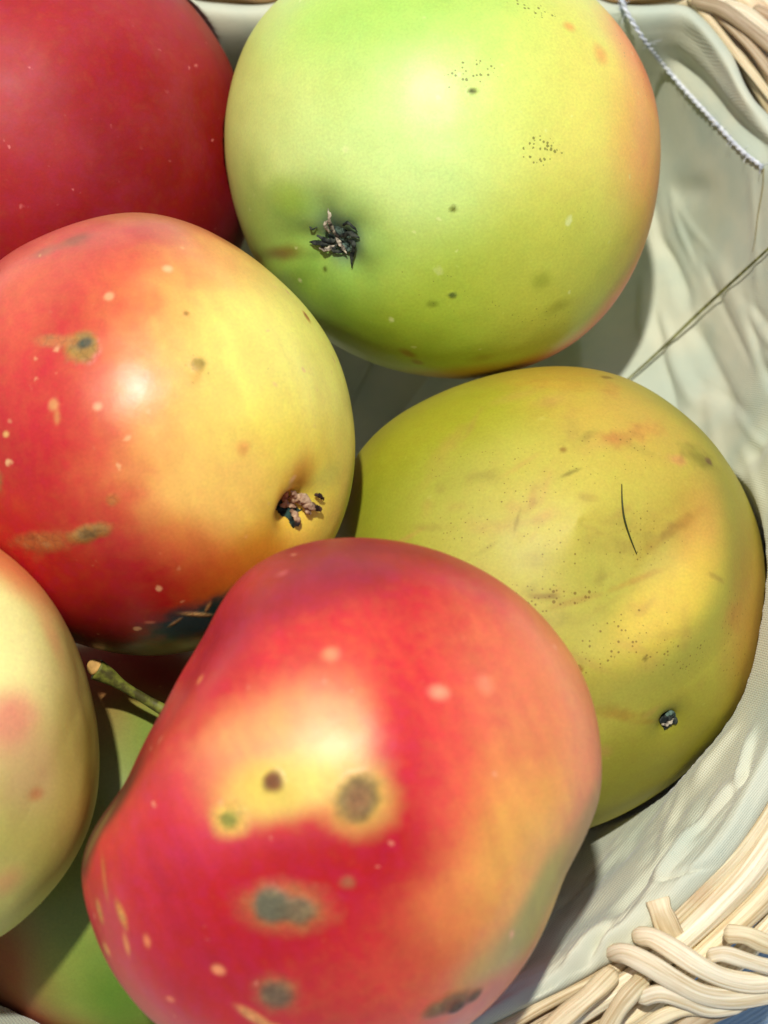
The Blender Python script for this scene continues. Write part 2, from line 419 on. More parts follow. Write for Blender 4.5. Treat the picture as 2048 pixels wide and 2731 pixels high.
A5 = Shape(900, 2130, 800, [(488, 1793), (550, 1700), (637, 1548), (724, 1487), (812, 1452), (943, 1437), (1074, 1448), (1249, 1505), (1424, 1627), (1537, 1767), (1583, 1880), (1602, 2010), (1598, 2143), (1563, 2213), (1510, 2330), (1460, 2449), (1371, 2606), (1275, 2711), (1120, 2810), (900, 2860), (650, 2840), (418, 2731), (300, 2590), (244, 2449), (221, 2350), (222, 2274), (262, 2190), (331, 2082), (380, 1990), (436, 1898)], .86, sm=4)
A6 = Shape(-290, 1990, 620, [(0, 1463), (62, 1512), (136, 1605), (197, 1704), (241, 1827), (263, 1950), (265, 2074), (247, 2185), (197, 2296), (99, 2420), (0, 2506), (-200, 2570), (-420, 2560), (-650, 2420), (-800, 2200), (-840, 1980), (-790, 1730), (-640, 1530), (-430, 1420), (-200, 1400)], .9)
A7 = Shape(360, 2290, -225, [(200, 1725), (370, 1690), (480, 1700), (640, 1790), (780, 1950), (880, 2120), (905, 2290), (870, 2480), (760, 2660), (580, 2790), (360, 2830), (150, 2790), (54, 2727), (0, 2703), (-90, 2600), (-160, 2450), (-185, 2290), (-165, 2040), (-80, 1840), (60, 1750)], .9)
ALL = [A1, A2, A3, A4, A5, A6, A7]

m_red = apple_material('dark red apple skin', dots=.8, dot_scale=130, rough=.55, bloom=.06, dotcol=(235, 130, 120))
m_green = apple_material('green apple skin', dots=.6, dot_scale=120, rough=.4, dotcol=(235, 240, 160))
m_two = apple_material('two tone apple skin', dots=.8, dot_scale=105, rough=.35, dotcol=(240, 190, 130))
m_olive = apple_material('olive apple skin', dots=.12, dot_scale=120, rough=.5, dotcol=(225, 220, 120), specks=(120, 95, 30))
m_coral = apple_material('coral apple skin', dots=.6, dot_scale=95, rough=.39, dotcol=(250, 170, 130))
m_pale = apple_material('pale apple skin', dots=.12, dot_scale=90, rough=.42, dotcol=(245, 225, 160))
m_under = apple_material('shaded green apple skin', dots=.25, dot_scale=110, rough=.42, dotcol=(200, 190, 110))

# --- dark red apple, upper left
build_apple(A1, (164, 20, 24), [
    (250, 60, 420, 150, 5, (205, 72, 68), .75, .8), (20, 330, 160, 260, 0, (214, 58, 56), .7, .8),
    (300, 250, 200, 120, 20, (190, 26, 30), .7, .8), (600, 160, 30, 200, -35, (190, 82, 28), .7, .9),
    (440, 480, 180, 240, 0, (160, 16, 20), .7, .8), (130, 470, 150, 90, 20, (186, 58, 76), .5, .9),
    (560, 640, 120, 160, 0, (120, 8, 20), .7, .8)],  # last blob paints in the shade at the lower right
    110, m_red, 'dark red apple at the upper left, behind the red and yellow apple', avoid=(A2, A3), seed=1, tn=(.88, .58, .6), streak=(-20, .5))
# --- big green apple with orange cheek, upper middle
def cal2(s, L, Ln):
    p = s.front(890, 640); d = (L - p) / s.px
    r = np.hypot(d[:, 0], d[:, 1]); a = np.arctan2(d[:, 1], d[:, 0])
    f = np.exp(-((r - 95) / 60) ** 2) * (d[:, 2] > -300)
    return 5 * np.cos(5 * a + .6) * f - 6 * np.exp(-((d[:, 0] + 90) / 90) ** 2 - ((d[:, 1] + 45) / 22) ** 2)
apple_green = build_apple(A2, (196, 216, 98), [
    (700, 330, 190, 420, 5, (218, 222, 122), .8, .8), (1050, 60, 340, 130, 0, (178, 218, 96), .8, .8),
    (1050, 430, 360, 230, -20, (214, 236, 142), .9, .8), (1560, 350, 190, 520, 10, (246, 226, 104), .85, .8),
    (1350, 250, 150, 200, 0, (222, 232, 112), .5, .9),
    (1730, 330, 105, 520, 4, (250, 168, 78), .9, .75), (1725, 150, 45, 170, -25, (238, 104, 62), .8, .8), (1660, 130, 60, 110, -30, (244, 140, 74), .6, .8),
    (1745, 560, 40, 200, 12, (240, 140, 66), .6, .8),
    (1250, 790, 420, 190, -15, (178, 200, 58), .8, .8), (1000, 900, 400, 130, 15, (156, 184, 44), .8, .8), (1480, 700, 200, 160, -40, (206, 206, 76), .7, .8),
    (820, 760, 150, 200, -30, (132, 176, 48), .85, .7), (700, 560, 100, 130, 0, (166, 196, 80), .6, .8),
    (1640, 830, 45, 240, 38, (240, 100, 44), .95, .7), (1470, 950, 190, 52, -28, (232, 108, 42), .95, .8), (1280, 985, 200, 30, -5, (196, 130, 50), .7, .9),
    (890, 640, 175, 150, 20, (146, 184, 76), .9, .6), (905, 610, 100, 90, 20, (132, 160, 104), .6, .7), (905, 635, 66, 66, 0, (84, 108, 92), .9, .5),
    (780, 520, 60, 40, 20, (146, 176, 40), .5, .8),
    (760, 668, 85, 20, -6, (134, 92, 28), .75, .7, .5), (700, 690, 40, 18, 0, (140, 110, 40), .6, .8, .5)],
    156, m_green, 'large green apple with orange cheek and dark dried eye at top of basket', parts=True, seed=2,
    dents=((890, 640, 190, 25), (890, 640, 95, 19), (895, 645, 48, 18)), shape_fn=cal2, lump=12, 
    specks=((1430, 400, 55, 42, 0, .95), (1255, 205, 70, 45, -20, .75), (1235, 225, 30, 22, 0, .8), (1395, 30, 80, 35, 20, .7), (1420, 60, 60, 30, 0, .55), (1210, 760, 200, 70, 10, .36), (1400, 830, 130, 80, 0, .4), (1500, 600, 120, 90, 0, .3), (1670, 150, 60, 140, -20, .42)),
    scabs=((1205, 545, 9, 8, 0, (110, 120, 30), .9, .5, 1), (1205, 762, 10, 7, 0, (90, 110, 40), .9, .5, 1), (1253, 256, 12, 7, 0, (70, 80, 20), .9, .5, 1), (1425, 725, 26, 22, 10, (150, 160, 40), .5, .8, 0),
           (1090, 915, 24, 12, 30, (150, 110, 30), .7, .6, 0), (1115, 940, 18, 9, 40, (140, 100, 30), .6, .6, 0), (1155, 785, 14, 8, 0, (120, 140, 40), .6, .6, 0), (870, 715, 7, 7, 0, (80, 90, 20), .8, .5, 0),
           (1470, 795, 34, 14, -20, (150, 150, 46), .45, .8, 0), (1280, 930, 30, 10, -10, (150, 130, 40), .45, .8, 0), (1500, 90, 16, 12, 0, (236, 140, 70), .6, .8, 0), (1580, 160, 22, 24, 0, (236, 130, 70), .5, .8, 0)))
# --- red and yellow apple, left
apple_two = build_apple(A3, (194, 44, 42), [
    (170, 680, 330, 150, -15, (212, 104, 88), .85, .8), (60, 850, 120, 200, 0, (232, 110, 82), .7, .8), (370, 800, 150, 130, 0, (224, 84, 62), .8, .8),
    (200, 1050, 240, 160, 0, (214, 66, 62), .7, .8), (380, 580, 200, 40, 5, (205, 140, 90), .7, .8),
    (700, 960, 360, 500, 28, (246, 156, 92), .95, .5), (760, 1010, 320, 440, 22, (250, 220, 116), .95, .5), (820, 980, 230, 390, 12, (250, 238, 128), .97, .7),
    (560, 700, 130, 90, 35, (246, 160, 100), .6, .8),
    (760, 1310, 240, 220, 0, (246, 222, 88), .95, .55), (560, 1300, 150, 130, -30, (244, 200, 106), .8, .6),
    (640, 1520, 190, 100, -30, (222, 150, 38), .85, .6), (700, 1600, 90, 60, -20, (196, 150, 26), .8, .7), (500, 1430, 120, 60, 30, (216, 104, 50), .6, .9),
    (300, 1560, 380, 150, 5, (158, 16, 20), .85, .8), (250, 1700, 330, 100, 5, (110, 8, 14), .9, .8),  # dark red bottom, deepened lower down to paint in shade
    (930, 1340, 30, 150, 15, (150, 182, 70), .8, .7), (790, 1262, 42, 50, 10, (214, 140, 50), .7, .9, .1), (740, 1340, 16, 70, 0, (226, 160, 60), .6, .8, .1),
    (860, 1270, 60, 30, -30, (206, 204, 100), .6, .8), (430, 1735, 330, 42, 2, (70, 8, 12), .9, .8)],  # near-black last blob paints in the shade under the apple
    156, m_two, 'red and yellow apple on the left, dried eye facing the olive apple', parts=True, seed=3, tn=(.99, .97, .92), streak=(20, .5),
    dents=((795, 1355, 130, 26), (792, 1355, 62, 40), (770, 1360, 36, 52)), lump=10, specks=((520, 1000, 34, 40, 0, .7), (730, 1000, 60, 40, 0, .3), (540, 770, 20, 12, 0, .4)),
    scabs=((232, 940, 44, 42, 0, (168, 132, 56), .9, .35, 2), (165, 925, 62, 15, 4, (196, 120, 64), .8, .5, 1), (237, 932, 20, 13, -25, (52, 70, 60), .95, .5, 3),
           (4, 1270, 26, 34, 0, (150, 100, 50), .9, .4, 2), (0, 1262, 14, 20, 0, (40, 54, 50), .95, .5, 3),
           (130, 1428, 90, 26, -6, (170, 98, 44), .85, .5, 2), (250, 1402, 58, 20, -16, (160, 112, 48), .9, .4, 2), (250, 1404, 26, 12, -10, (100, 80, 42), .8, .6, 2), (115, 1460, 16, 36, 15, (170, 80, 40), .5, .6, 0),
           (520, 985, 16, 17, 0, (150, 130, 50), .85, .6, 2), (516, 1010, 12, 24, 10, (226, 170, 80), .6, .8, 0),
           (632, 1192, 17, 19, 0, (238, 170, 84), .8, .7, 0), (805, 855, 7, 17, -25, (170, 90, 40), .85, .5, 1), (490, 857, 7, 7, 0, (150, 110, 40), .8, .5, 1),
           (163, 1085, 12, 14, 0, (226, 160, 96), .8, .6, 0), (172, 1115, 7, 16, 0, (226, 150, 86), .7, .6, 0), (310, 1317, 17, 16, 0, (196, 110, 48), .8, .5, 1),
           (40, 1158, 10, 8, 0, (240, 190, 110), .8, .5, 0), (272, 1090, 11, 10, 0, (250, 180, 130), .8, .6, 0), (298, 812, 11, 11, 0, (250, 190, 130), .8, .6, 0), (445, 740, 12, 12, 0, (250, 200, 140), .8, .6, 0),
           (210, 660, 40, 16, -20, (140, 100, 70), .6, .8, 0), (130, 690, 34, 14, -20, (150, 110, 80), .5, .8, 0), (600, 650, 60, 12, 30, (180, 90, 50), .6, .8, 0),
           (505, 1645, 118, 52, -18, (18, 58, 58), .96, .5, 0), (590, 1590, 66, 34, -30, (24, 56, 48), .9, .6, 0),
           (520, 1618, 36, 5, 4, (206, 160, 92), .9, .6, 3), (548, 1598, 4, 18, 25, (170, 120, 60), .8, .5, 2), (465, 1640, 22, 4, -35, (150, 110, 60), .8, .5, 2), (400, 1640, 14, 4, 0, (190, 110, 80), .7, .5, 0)))
# --- olive yellow apple with a dent, right
def ridge4(s, L, Ln):
    p = s.front(1540, 1400); d = (L - p) / s.px
    th = np.degrees(np.arctan2(-d[:, 1], d[:, 0])); r = np.sqrt(d[:, 0] ** 2 + d[:, 1] ** 2 + .3 * d[:, 2] ** 2)
    r = r * (1 - .10 * np.cos(np.radians(th - 45)) ) 
    ang = np.exp(-(((th - 35 + 180) % 360 - 180) / 58) ** 2)
    wall = smooth((r - 170) / 175)                    # floor of the dent -> shoulder
    bowl = -56 * ang * (1 - wall) * smooth(r / 190 + .2)
    lip = 7 * ang * np.exp(-((r - 345) / 50) ** 2)
    fall = -16 * ang * smooth((r - 345) / 110) * np.exp(-np.clip(r - 455, 0, None) / 150)
    return (bowl + lip + fall) * smooth((d[:, 2] + 520) / 330)
rr4 = np.random.default_rng(21)
RUSSET = tuple((float(1450 + 260 * rr4.normal()), float(1480 + 270 * rr4.normal()), float(rr4.uniform(12, 70)), float(rr4.uniform(5, 22)), float(rr4.normal(-20, 35)),
                ((176, 136, 66), (164, 132, 58), (192, 140, 74), (150, 132, 54))[int(rr4.integers(4))], float(rr4.uniform(.15, .42)), .9, 0) for _ in range(85))
RUSSET = tuple(q for q in RUSSET if 1000 < q[0] < 1960 and 1060 < q[1] < 2100)
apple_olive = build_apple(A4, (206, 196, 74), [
    (1060, 1350, 210, 280, 25, (156, 168, 28), .85, .8), (1250, 1120, 300, 110, -20, (186, 182, 36), .7, .8), (1400, 1450, 300, 200, 0, (212, 204, 88), .8, .8),
    (1650, 1150, 200, 140, 30, (232, 190, 76), .85, .8), (1560, 1330, 200, 150, 0, (232, 212, 84), .7, .8), (1500, 1010, 170, 45, 0, (208, 160, 56), .7, .9),
    (1855, 1410, 56, 140, 12, (244, 182, 84), .85, .7), (1750, 1620, 72, 190, 42, (250, 214, 78), .9, .7), (1780, 1400, 60, 140, 40, (200, 158, 50), .5, .9),  # yellower skin, also painting in the sunlit crescent of the dent
    (1600, 1830, 260, 110, 0, (196, 190, 74), .7, .9), (1960, 1400, 90, 200, -10, (178, 166, 60), .7, .8), (1990, 1720, 70, 260, 0, (196, 140, 64), .7, .8), (1760, 1990, 240, 140, -40, (166, 158, 38), .8, .8),
    (1500, 2120, 260, 110, -10, (160, 160, 44), .8, .8), (1870, 1080, 60, 140, -45, (168, 160, 40), .7, .9), (1010, 1600, 130, 200, 0, (176, 176, 48), .7, .9),
    (1780, 1915, 60, 50, 0, (150, 150, 40), .7, .8)],
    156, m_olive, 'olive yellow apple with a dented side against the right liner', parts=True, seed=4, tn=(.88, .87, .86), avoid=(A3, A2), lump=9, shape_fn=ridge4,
    dents=((1778, 1917, 60, 18), (1778, 1917, 26, 22)),
    specks=((1450, 1590, 160, 40, 0, .8), (1380, 1340, 110, 60, 0, .5), (1500, 1250, 200, 90, 0, .42), (1480, 1480, 110, 80, 0, .5), (1620, 1700, 190, 60, -30, .6), (1250, 1450, 110, 90, 0, .45), (1700, 1440, 120, 100, 0, .45), (1800, 1740, 120, 60, 0, .6), (1650, 1230, 120, 70, 0, .5), (1950, 1700, 60, 150, 0, .5), (1230, 1250, 130, 100, 0, .35)),
    sw=.5, scabs=RUSSET + ((1625, 1198, 34, 18, 10, (186, 122, 56), .75, .8, 0), (1700, 1172, 60, 22, -15, (206, 140, 62), .6, .9, 0), (1628, 1065, 20, 50, 5, (196, 146, 60), .55, .9, 0), (1612, 1025, 14, 8, 0, (120, 90, 20), .7, .6, 0),
           (1500, 1050, 110, 12, 5, (196, 150, 56), .5, .9, 0), (1790, 1245, 24, 14, 0, (210, 140, 80), .7, .8, 0), (1850, 1240, 60, 24, 15, (128, 118, 34), .65, .8, 0), (1872, 1245, 14, 10, 0, (120, 84, 50), .8, .6, 0),
           (1810, 1400, 50, 14, -35, (160, 110, 40), .6, .8, 0), (1760, 1440, 60, 12, -35, (150, 116, 40), .5, .8, 0), (1700, 1545, 80, 8, -22, (176, 130, 50), .55, .8, 0), (1540, 1600, 60, 8, -14, (170, 130, 60), .5, .8, 0),
           (1448, 1592, 34, 7, 0, (140, 112, 50), .7, .7, 0), (1422, 1350, 12, 26, 15, (178, 140, 64), .7, .7, 0), (1385, 1400, 4, 34, 15, (150, 130, 50), .6, .7, 0), (1515, 1285, 26, 4, -25, (130, 116, 40), .7, .7, 0), (1500, 1224, 8, 8, 0, (150, 112, 40), .8, .6, 0),
           (1560, 1345, 22, 10, 0, (170, 140, 56), .5, .8, 0), (1538, 1770, 8, 8, 0, (140, 90, 30), .9, .5, 0), (1700, 1745, 6, 5, 0, (130, 110, 40), .8, .5, 0), (1880, 1545, 26, 6, 30, (150, 120, 50), .5, .7, 0),
           (1640, 1890, 60, 12, 8, (160, 126, 40), .7, .8, 0), (1715, 1912, 40, 7, 6, (150, 116, 36), .6, .8, 0), (1620, 1880, 26, 18, 0, (166, 140, 50), .5, .8, 0), (1940, 1640, 40, 30, 0, (190, 130, 60), .5, .9, 0), (2010, 1800, 20, 60, 0, (180, 110, 50), .6, .9, 0)))
# --- coral red apple in front
def shape5(s, L, Ln):
    p = s.front(330, 2130); d = (L - p) / s.px
    g = np.exp(-((d[:, 0] + 0) / 60) ** 2 - ((d[:, 1]) / 110) ** 2) * (d[:, 2] > -500)
    q = s.front(1500, 2330); e = (L - q) / s.px
    t = e[:, 0] * .5 + e[:, 1] * -.87; c = e[:, 0] * .87 + e[:, 1] * .5
    h = np.exp(-(c / 60) ** 2 - (t / 200) ** 2)
    q = s.front(760, 2230); e = (L - q) / s.px
    q = s.front(262, 2120); f = (L - q) / s.px
    k = np.exp(-((f[:, 0] * .86 + f[:, 1] * -.5) / 62) ** 2 - ((f[:, 0] * .5 + f[:, 1] * .86) / 150) ** 2 - (f[:, 2] / 260) ** 2)
    return -6 * g - 5 * h - 9 * k
build_apple(A5, (232, 82, 66), [
    (930, 1520, 420, 120, 8, (158, 48, 66), .92, .8), (620, 1700, 110, 200, 30, (196, 60, 74), .75, .8), (780, 1620, 240, 60, -20, (166, 50, 66), .6, .9), (1200, 1660, 190, 130, 25, (226, 52, 46), .8, .8), (1050, 1780, 170, 170, 0, (240, 92, 68), .7, .8),
    (1430, 1960, 220, 380, -10, (242, 140, 92), .88, .7), (1530, 1850, 110, 300, -12, (248, 152, 92), .8, .8), (1350, 2330, 250, 280, 20, (244, 176, 82), .9, .7), (1160, 2520, 230, 160, -20, (238, 150, 78), .7, .8),
    (850, 1900, 150, 100, -20, (240, 136, 90), .6, .9), (770, 2020, 235, 140, -14, (248, 172, 102), .95, .6), (640, 2080, 150, 110, -20, (246, 160, 100), .85, .6), (820, 2075, 175, 70, -18, (240, 194, 104), .85, .8), (740, 2110, 150, 66, -10, (236, 204, 90), .85, .7),
    (1060, 2020, 70, 190, 8, (226, 44, 66), .9, .7), (1060, 2180, 110, 180, 0, (214, 36, 50), .85, .7), (1080, 1880, 90, 130, 0, (236, 70, 60), .7, .8), (1180, 2100, 80, 240, 0, (244, 104, 80), .6, .8),
    (470, 2180, 170, 150, -40, (232, 70, 84), .85, .7), (560, 2270, 150, 70, -10, (236, 90, 108), .7, .8),
    (860, 2310, 230, 120, -12, (194, 26, 40), .95, .6), (560, 2420, 330, 170, 10, (204, 46, 62), .85, .8), (840, 2480, 330, 160, 10, (206, 36, 44), .85, .8), (620, 2640, 300, 150, 20, (196, 40, 54), .85, .8), (960, 2640, 180, 120, 0, (222, 84, 60), .8, .8),
    (1420, 2420, 50, 220, 30, (168, 160, 72), .9, .6), (1300, 2560, 60, 110, 45, (176, 156, 76), .75, .8), (1565, 2190, 36, 130, 22, (182, 140, 72), .85, .7), (1500, 2330, 26, 90, 28, (150, 140, 60), .6, .8), (1475, 2480, 14, 120, 22, (232, 190, 50), .7, .8), (1260, 2680, 170, 55, -38, (222, 112, 72), .85, .7),  # olive blobs paint in the shaded lower right edge
    (335, 2100, 46, 150, 30, (134, 56, 44), .85, .6), (252, 2260, 34, 100, 22, (84, 62, 50), .9, .6), (310, 2150, 26, 110, 30, (92, 70, 50), .8, .7),  # dark brown-olive blobs paint in shade on the left flank
    (400, 1960, 30, 120, 30, (180, 50, 50), .7, .7)],
    160, m_coral, 'coral red apple with grey scab spots, nearest in the heap', seed=5, tn=(.92, .74, .8), streak=(25, .65), sw=.1, lump=16, shape_fn=shape5, dents=((1085, 2160, 60, 3), (730, 2225, 120, 5)),
    specks=((1200, 2650, 90, 50, -20, .5),),
    scabs=((738, 2090, 48, 40, 0, (226, 192, 84), .7, .8, 0), (742, 2088, 24, 24, 0, (118, 56, 34), .92, .45, 4), 
           (955, 2128, 84, 82, 0, (222, 180, 84), .85, .6, 0), (948, 2130, 47, 56, 10, (140, 118, 62), .92, .35, 4), (950, 2136, 32, 38, 10, (150, 96, 60), .7, .6, 2),
           (630, 2182, 48, 46, 0, (232, 186, 84), .9, .5, 1), (630, 2182, 22, 20, 0, (154, 150, 62), .95, .5, 3),
           (770, 2400, 112, 58, 2, (190, 116, 58), .75, .5, 1), (738, 2394, 48, 44, 20, (98, 102, 76), .93, .35, 5), (800, 2406, 46, 32, 0, (112, 100, 70), .9, .4, 5),
           (748, 2618, 56, 52, 0, (170, 96, 56), .75, .5, 1), (748, 2618, 38, 36, 0, (108, 92, 68), .9, .45, 4),
           (1195, 2655, 66, 26, -16, (104, 76, 54), .8, .5, 3), (1205, 2664, 24, 20, -20, (62, 34, 36), .95, .45, 4), (1255, 2640, 24, 18, -30, (90, 70, 50), .85, .5, 3), (1150, 2672, 30, 26, 0, (120, 96, 60), .7, .6, 1),
           (925, 2338, 18, 15, 0, (166, 84, 46), .6, .7, 1), (690, 2680, 50, 12, 30, (232, 156, 90), .85, .5, 1), (760, 2715, 44, 13, 25, (236, 160, 90), .85, .5, 1),
           (290, 2420, 7, 30, -12, (222, 150, 70), .8, .6, 1), (352, 2425, 9, 34, -18, (226, 150, 70), .85, .6, 1), (302, 2520, 22, 16, 20, (226, 156, 80), .8, .6, 1), (362, 2500, 7, 28, -12, (222, 140, 70), .75, .6, 0), (418, 2490, 10, 16, -10, (232, 140, 80), .7, .6, 0),
           (308, 2330, 5, 60, -8, (200, 120, 60), .6, .6, 0), (280, 2220, 6, 90, 24, (140, 110, 60), .6, .6, 0), (600, 2560, 17, 13, 10, (242, 150, 96), .85, .6, 0), (475, 2640, 11, 9, 0, (240, 130, 90), .7, .6, 0), (555, 1832, 12, 12, 0, (244, 150, 90), .8, .6, 0), (885, 1775, 20, 18, 0, (250, 160, 110), .7, .8, 0), (1150, 1868, 26, 18, 0, (252, 176, 130), .7, .8, 0),
           (1270, 1845, 22, 24, 0, (250, 150, 110), .6, .8, 0), (760, 1560, 14, 12, 0, (212, 96, 96), .6, .8, 0)))
# --- pale apple, left edge
def ridge6(s, L, Ln):  # mild ridge shaped to dim the right side of this apple
    p = s.front(150, 1700); q = s.front(-40, 2040)
    ax = (q - p) / s.px; ax2 = ax[:2] / np.linalg.norm(ax[:2]); d = (L - p) / s.px
    n2 = np.array([-ax2[1], ax2[0]])
    if n2[0] < 0: n2 = -n2                            # towards the lower right
    c = d[:, 0] * n2[0] + d[:, 1] * n2[1]
    return (-24 * smooth((c + 60) / 300) * np.exp(-np.clip(c - 150, 0, None) / 240)) * smooth(L[:, 2] / s.px / 200 + .3)
build_apple(A6, (206, 204, 108), [
    (-70, 1740, 260, 260, 0, (255, 246, 164), .95, .6), (-10, 1500, 190, 60, 38, (240, 136, 86), .9, .7), (120, 1690, 22, 90, -24, (232, 170, 110), .6, .8), (150, 1620, 40, 90, -30, (240, 196, 130), .6, .9),  # bright cream blob paints in the sunlit upper left
    (10, 1930, 90, 70, -30, (240, 140, 120), .85, .7), (70, 2060, 130, 120, 0, (214, 172, 124), .7, .8), (85, 2115, 24, 17, 0, (206, 120, 80), .7, .8), (190, 2050, 50, 220, 0, (196, 186, 96), .7, .8), (60, 2280, 160, 120, 0, (200, 188, 100), .7, .8), (240, 2040, 22, 260, 4, (168, 158, 62), .8, .8), (20, 2350, 50, 40, 0, (220, 150, 100), .6, .8), (120, 2330, 120, 60, -45, (176, 176, 84), .7, .8)],  # olive blobs on the right paint in the shaded side
    100, m_pale, 'pale yellow green apple cut by the left edge of the picture', seed=6, tn=(1, 1, .96), lump=14, shape_fn=ridge6, avoid=(A3,))
# --- green apple underneath with a stalk
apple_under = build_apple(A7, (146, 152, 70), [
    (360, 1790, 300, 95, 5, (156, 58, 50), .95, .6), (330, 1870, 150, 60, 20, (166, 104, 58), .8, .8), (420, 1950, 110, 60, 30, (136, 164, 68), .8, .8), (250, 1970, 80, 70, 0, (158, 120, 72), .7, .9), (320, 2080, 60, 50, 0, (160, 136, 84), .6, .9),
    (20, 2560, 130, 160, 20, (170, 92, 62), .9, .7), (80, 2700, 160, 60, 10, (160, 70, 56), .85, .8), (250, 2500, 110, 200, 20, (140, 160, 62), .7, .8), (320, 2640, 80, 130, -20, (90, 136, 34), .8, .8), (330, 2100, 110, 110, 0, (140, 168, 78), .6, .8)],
    100, m_under, 'green and russet apple underneath, its stalk showing between three apples', parts=True, seed=7, tn=(.9, .9, .9), avoid=(A5, A6, A3, A4),
    dents=((520, 1990, 150, 40), (520, 1990, 60, 40)), specks=((220, 2580, 60, 40, 0, .4),))

# ------------------------------------------------------------------ calyxes, stalk
m_sep = simple_mat('dried sepal', (205, 192, 164), .85, scale=900, bump=.5, col2=(62, 54, 46))
m_sepd = simple_mat('dark dried sepal', (66, 70, 60), .9, scale=900, bump=.5, col2=(16, 22, 20))
m_cup = simple_mat('eye fuzz', (104, 128, 112), .9, scale=900, bump=.6, col2=(18, 26, 24))
def sepal(s, path, wid, mat, parent, thick=2.2):
    """one dried sepal: a curled tapering strip, path in photograph pixels"""
    pts = []
    k = len(path)
    for i, p in enumerate(path):
        h, n = hit(s, p[0], p[1]); pts.append(h + s.w * (p[2] * s.px))
    q = catmull(pts, 14)
    t = np.linspace(0, 1, 14); wd = (.62 if parent is c2_ else .95) * wid * s.px * (np.sin(np.pi * (0.14 + .84 * t)) ** .7) * (1 + .2 * np.sin(t * 17 + wid))
    q = q + rng.normal(0, .8 * s.px, q.shape)
    o = tube_obj('sepal', q, wd, thick * s.px * (1 - .5 * t), mat, None, sides=8, up=s.w)
    o.parent = parent; o.matrix_parent_inverse = parent.matrix_world.inverted()
    return o
c2_ = None
def cup(s, a, b, r, root, mat, sq=1.0, rot=0, deep=0):
    h, n = hit(s, a, b)
    x = s.x * math.cos(rot) + s.y * math.sin(rot); y = np.cross(n, x); y /= np.linalg.norm(y); x = np.cross(y, n)
    V = []; Fc = []; R_, K = 7, 28
    for i in range(R_ + 1):
        for k in range(K):
            t = i / R_; an = 2 * math.pi * k / K
            rr = r * s.px * t * (1 + .18 * math.sin(5 * an) + .08 * math.sin(11 * an + 1))
            V.append(h + x * rr * math.cos(an) + y * rr * sq * math.sin(an) + n * s.px * (3 + (1 - t * t) * 9 - deep + rng.normal(0, 1.6)))
    for i in range(R_):
        for k in range(K):
            k2 = (k + 1) % K; a0, b0, c0, d0 = i * K + k, (i + 1) * K + k, (i + 1) * K + k2, i * K + k2
            Fc += [(a0, b0, c0), (a0, c0, d0)]
    # underside so that the cup is a closed body
    nV = len(V); 
    V = np.array(V); V = np.vstack([V, V - n * s.px * 12])
    Fc += [(a_ + nV, c_ + nV, b_ + nV) for a_, b_, c_ in Fc[:]]
    for k in range(K):
        k2 = (k + 1) % K; e0, e1 = R_ * K + k, R_ * K + k2
        Fc += [(e0, e0 + nV, e1 + nV), (e0, e1 + nV, e1)]
    o = mesh_obj('calyx', V, Fc, mat, None)
    o.parent = root; o.matrix_parent_inverse = root.matrix_world.inverted()
    bpy.context.view_layer.update()
    return o
c2 = cup(A2, 910, 636, 60, apple_green, m_cup, sq=.85)
c2_ = c2
for path, wd, mt in [
    ([(905, 635, 14), (885, 605, 26), (880, 575, 30), (876, 556, 24)], 8, m_sep),
    ([(895, 630, 16), (912, 655, 26), (925, 675, 24)], 9, m_sep),
    ([(900, 640, 12), (870, 640, 24), (845, 625, 16)], 10, m_sepd),
    ([(890, 645, 12), (860, 648, 22), (826, 645, 12)], 13, m_sepd),
    ([(895, 655, 12), (870, 664, 22), (850, 660, 12)], 10, m_sep),
    ([(900, 650, 14), (890, 668, 20), (925, 672, 14)], 8, m_sepd),
    ([(930, 640, 10), (945, 650, 22), (940, 680, 22), (937, 715, 8)], 9, m_sepd),
    ([(915, 600, 6), (930, 595, 16), (955, 618, 8)], 7, m_sepd),
    ([(905, 630, 14), (935, 622, 24), (960, 635, 10)], 10, m_sepd),
    ([(825, 604, 3), (835, 612, 10), (846, 606, 3)], 4, m_sepd),
    ([(880, 620, 12), (868, 600, 22), (875, 585, 18)], 8, m_sep),
    ([(910, 650, 10), (935, 665, 18), (942, 640, 16)], 8, m_cup)]:
    sepal(A2, path, wd, mt, c2)
c3 = cup(A3, 760, 1358, 42, apple_two, simple_mat('dark eye fuzz', (46, 74, 64), .9, scale=900, bump=.6, col2=(14, 24, 20)), sq=1.1, deep=4)
m_sep3 = simple_mat('tan dried sepal', (204, 174, 136), .85, scale=900, bump=.5, col2=(136, 100, 76))
m_sep3d = simple_mat('brown dried sepal', (84, 56, 44), .85, scale=900, bump=.5, col2=(34, 24, 20))
for path, wd, mt in [
    ([(770, 1330, 12), (785, 1318, 26), (775, 1310, 20)], 8, m_sep3),
    ([(775, 1335, 14), (800, 1325, 36), (820, 1340, 36), (828, 1360, 22)], 13, m_sep3),
    ([(790, 1335, 14), (815, 1345, 34), (832, 1352, 34), (846, 1356, 22)], 10, m_sep3),
    ([(828, 1340, 22), (838, 1350, 30), (852, 1360, 24), (850, 1346, 20)], 7, m_sep3d),
    ([(840, 1320, 14), (852, 1322, 22), (864, 1334, 12)], 6, m_sep3d),
    ([(775, 1360, 14), (785, 1372, 30), (792, 1385, 26), (792, 1396, 14)], 9, m_sep3),
    ([(785, 1394, 14), (792, 1398, 22), (801, 1386, 18)], 6, m_sep3d),
    ([(765, 1340, 10), (758, 1322, 20), (768, 1312, 14)], 9, m_sep3),
    ([(810, 1350, 18), (822, 1366, 28), (826, 1366, 16)], 6, m_sep3),
    ([(745, 1350, 6), (765, 1345, 14), (790, 1352, 18)], 8, m_sep3)]:
    sepal(A3, path, wd, mt, c3)
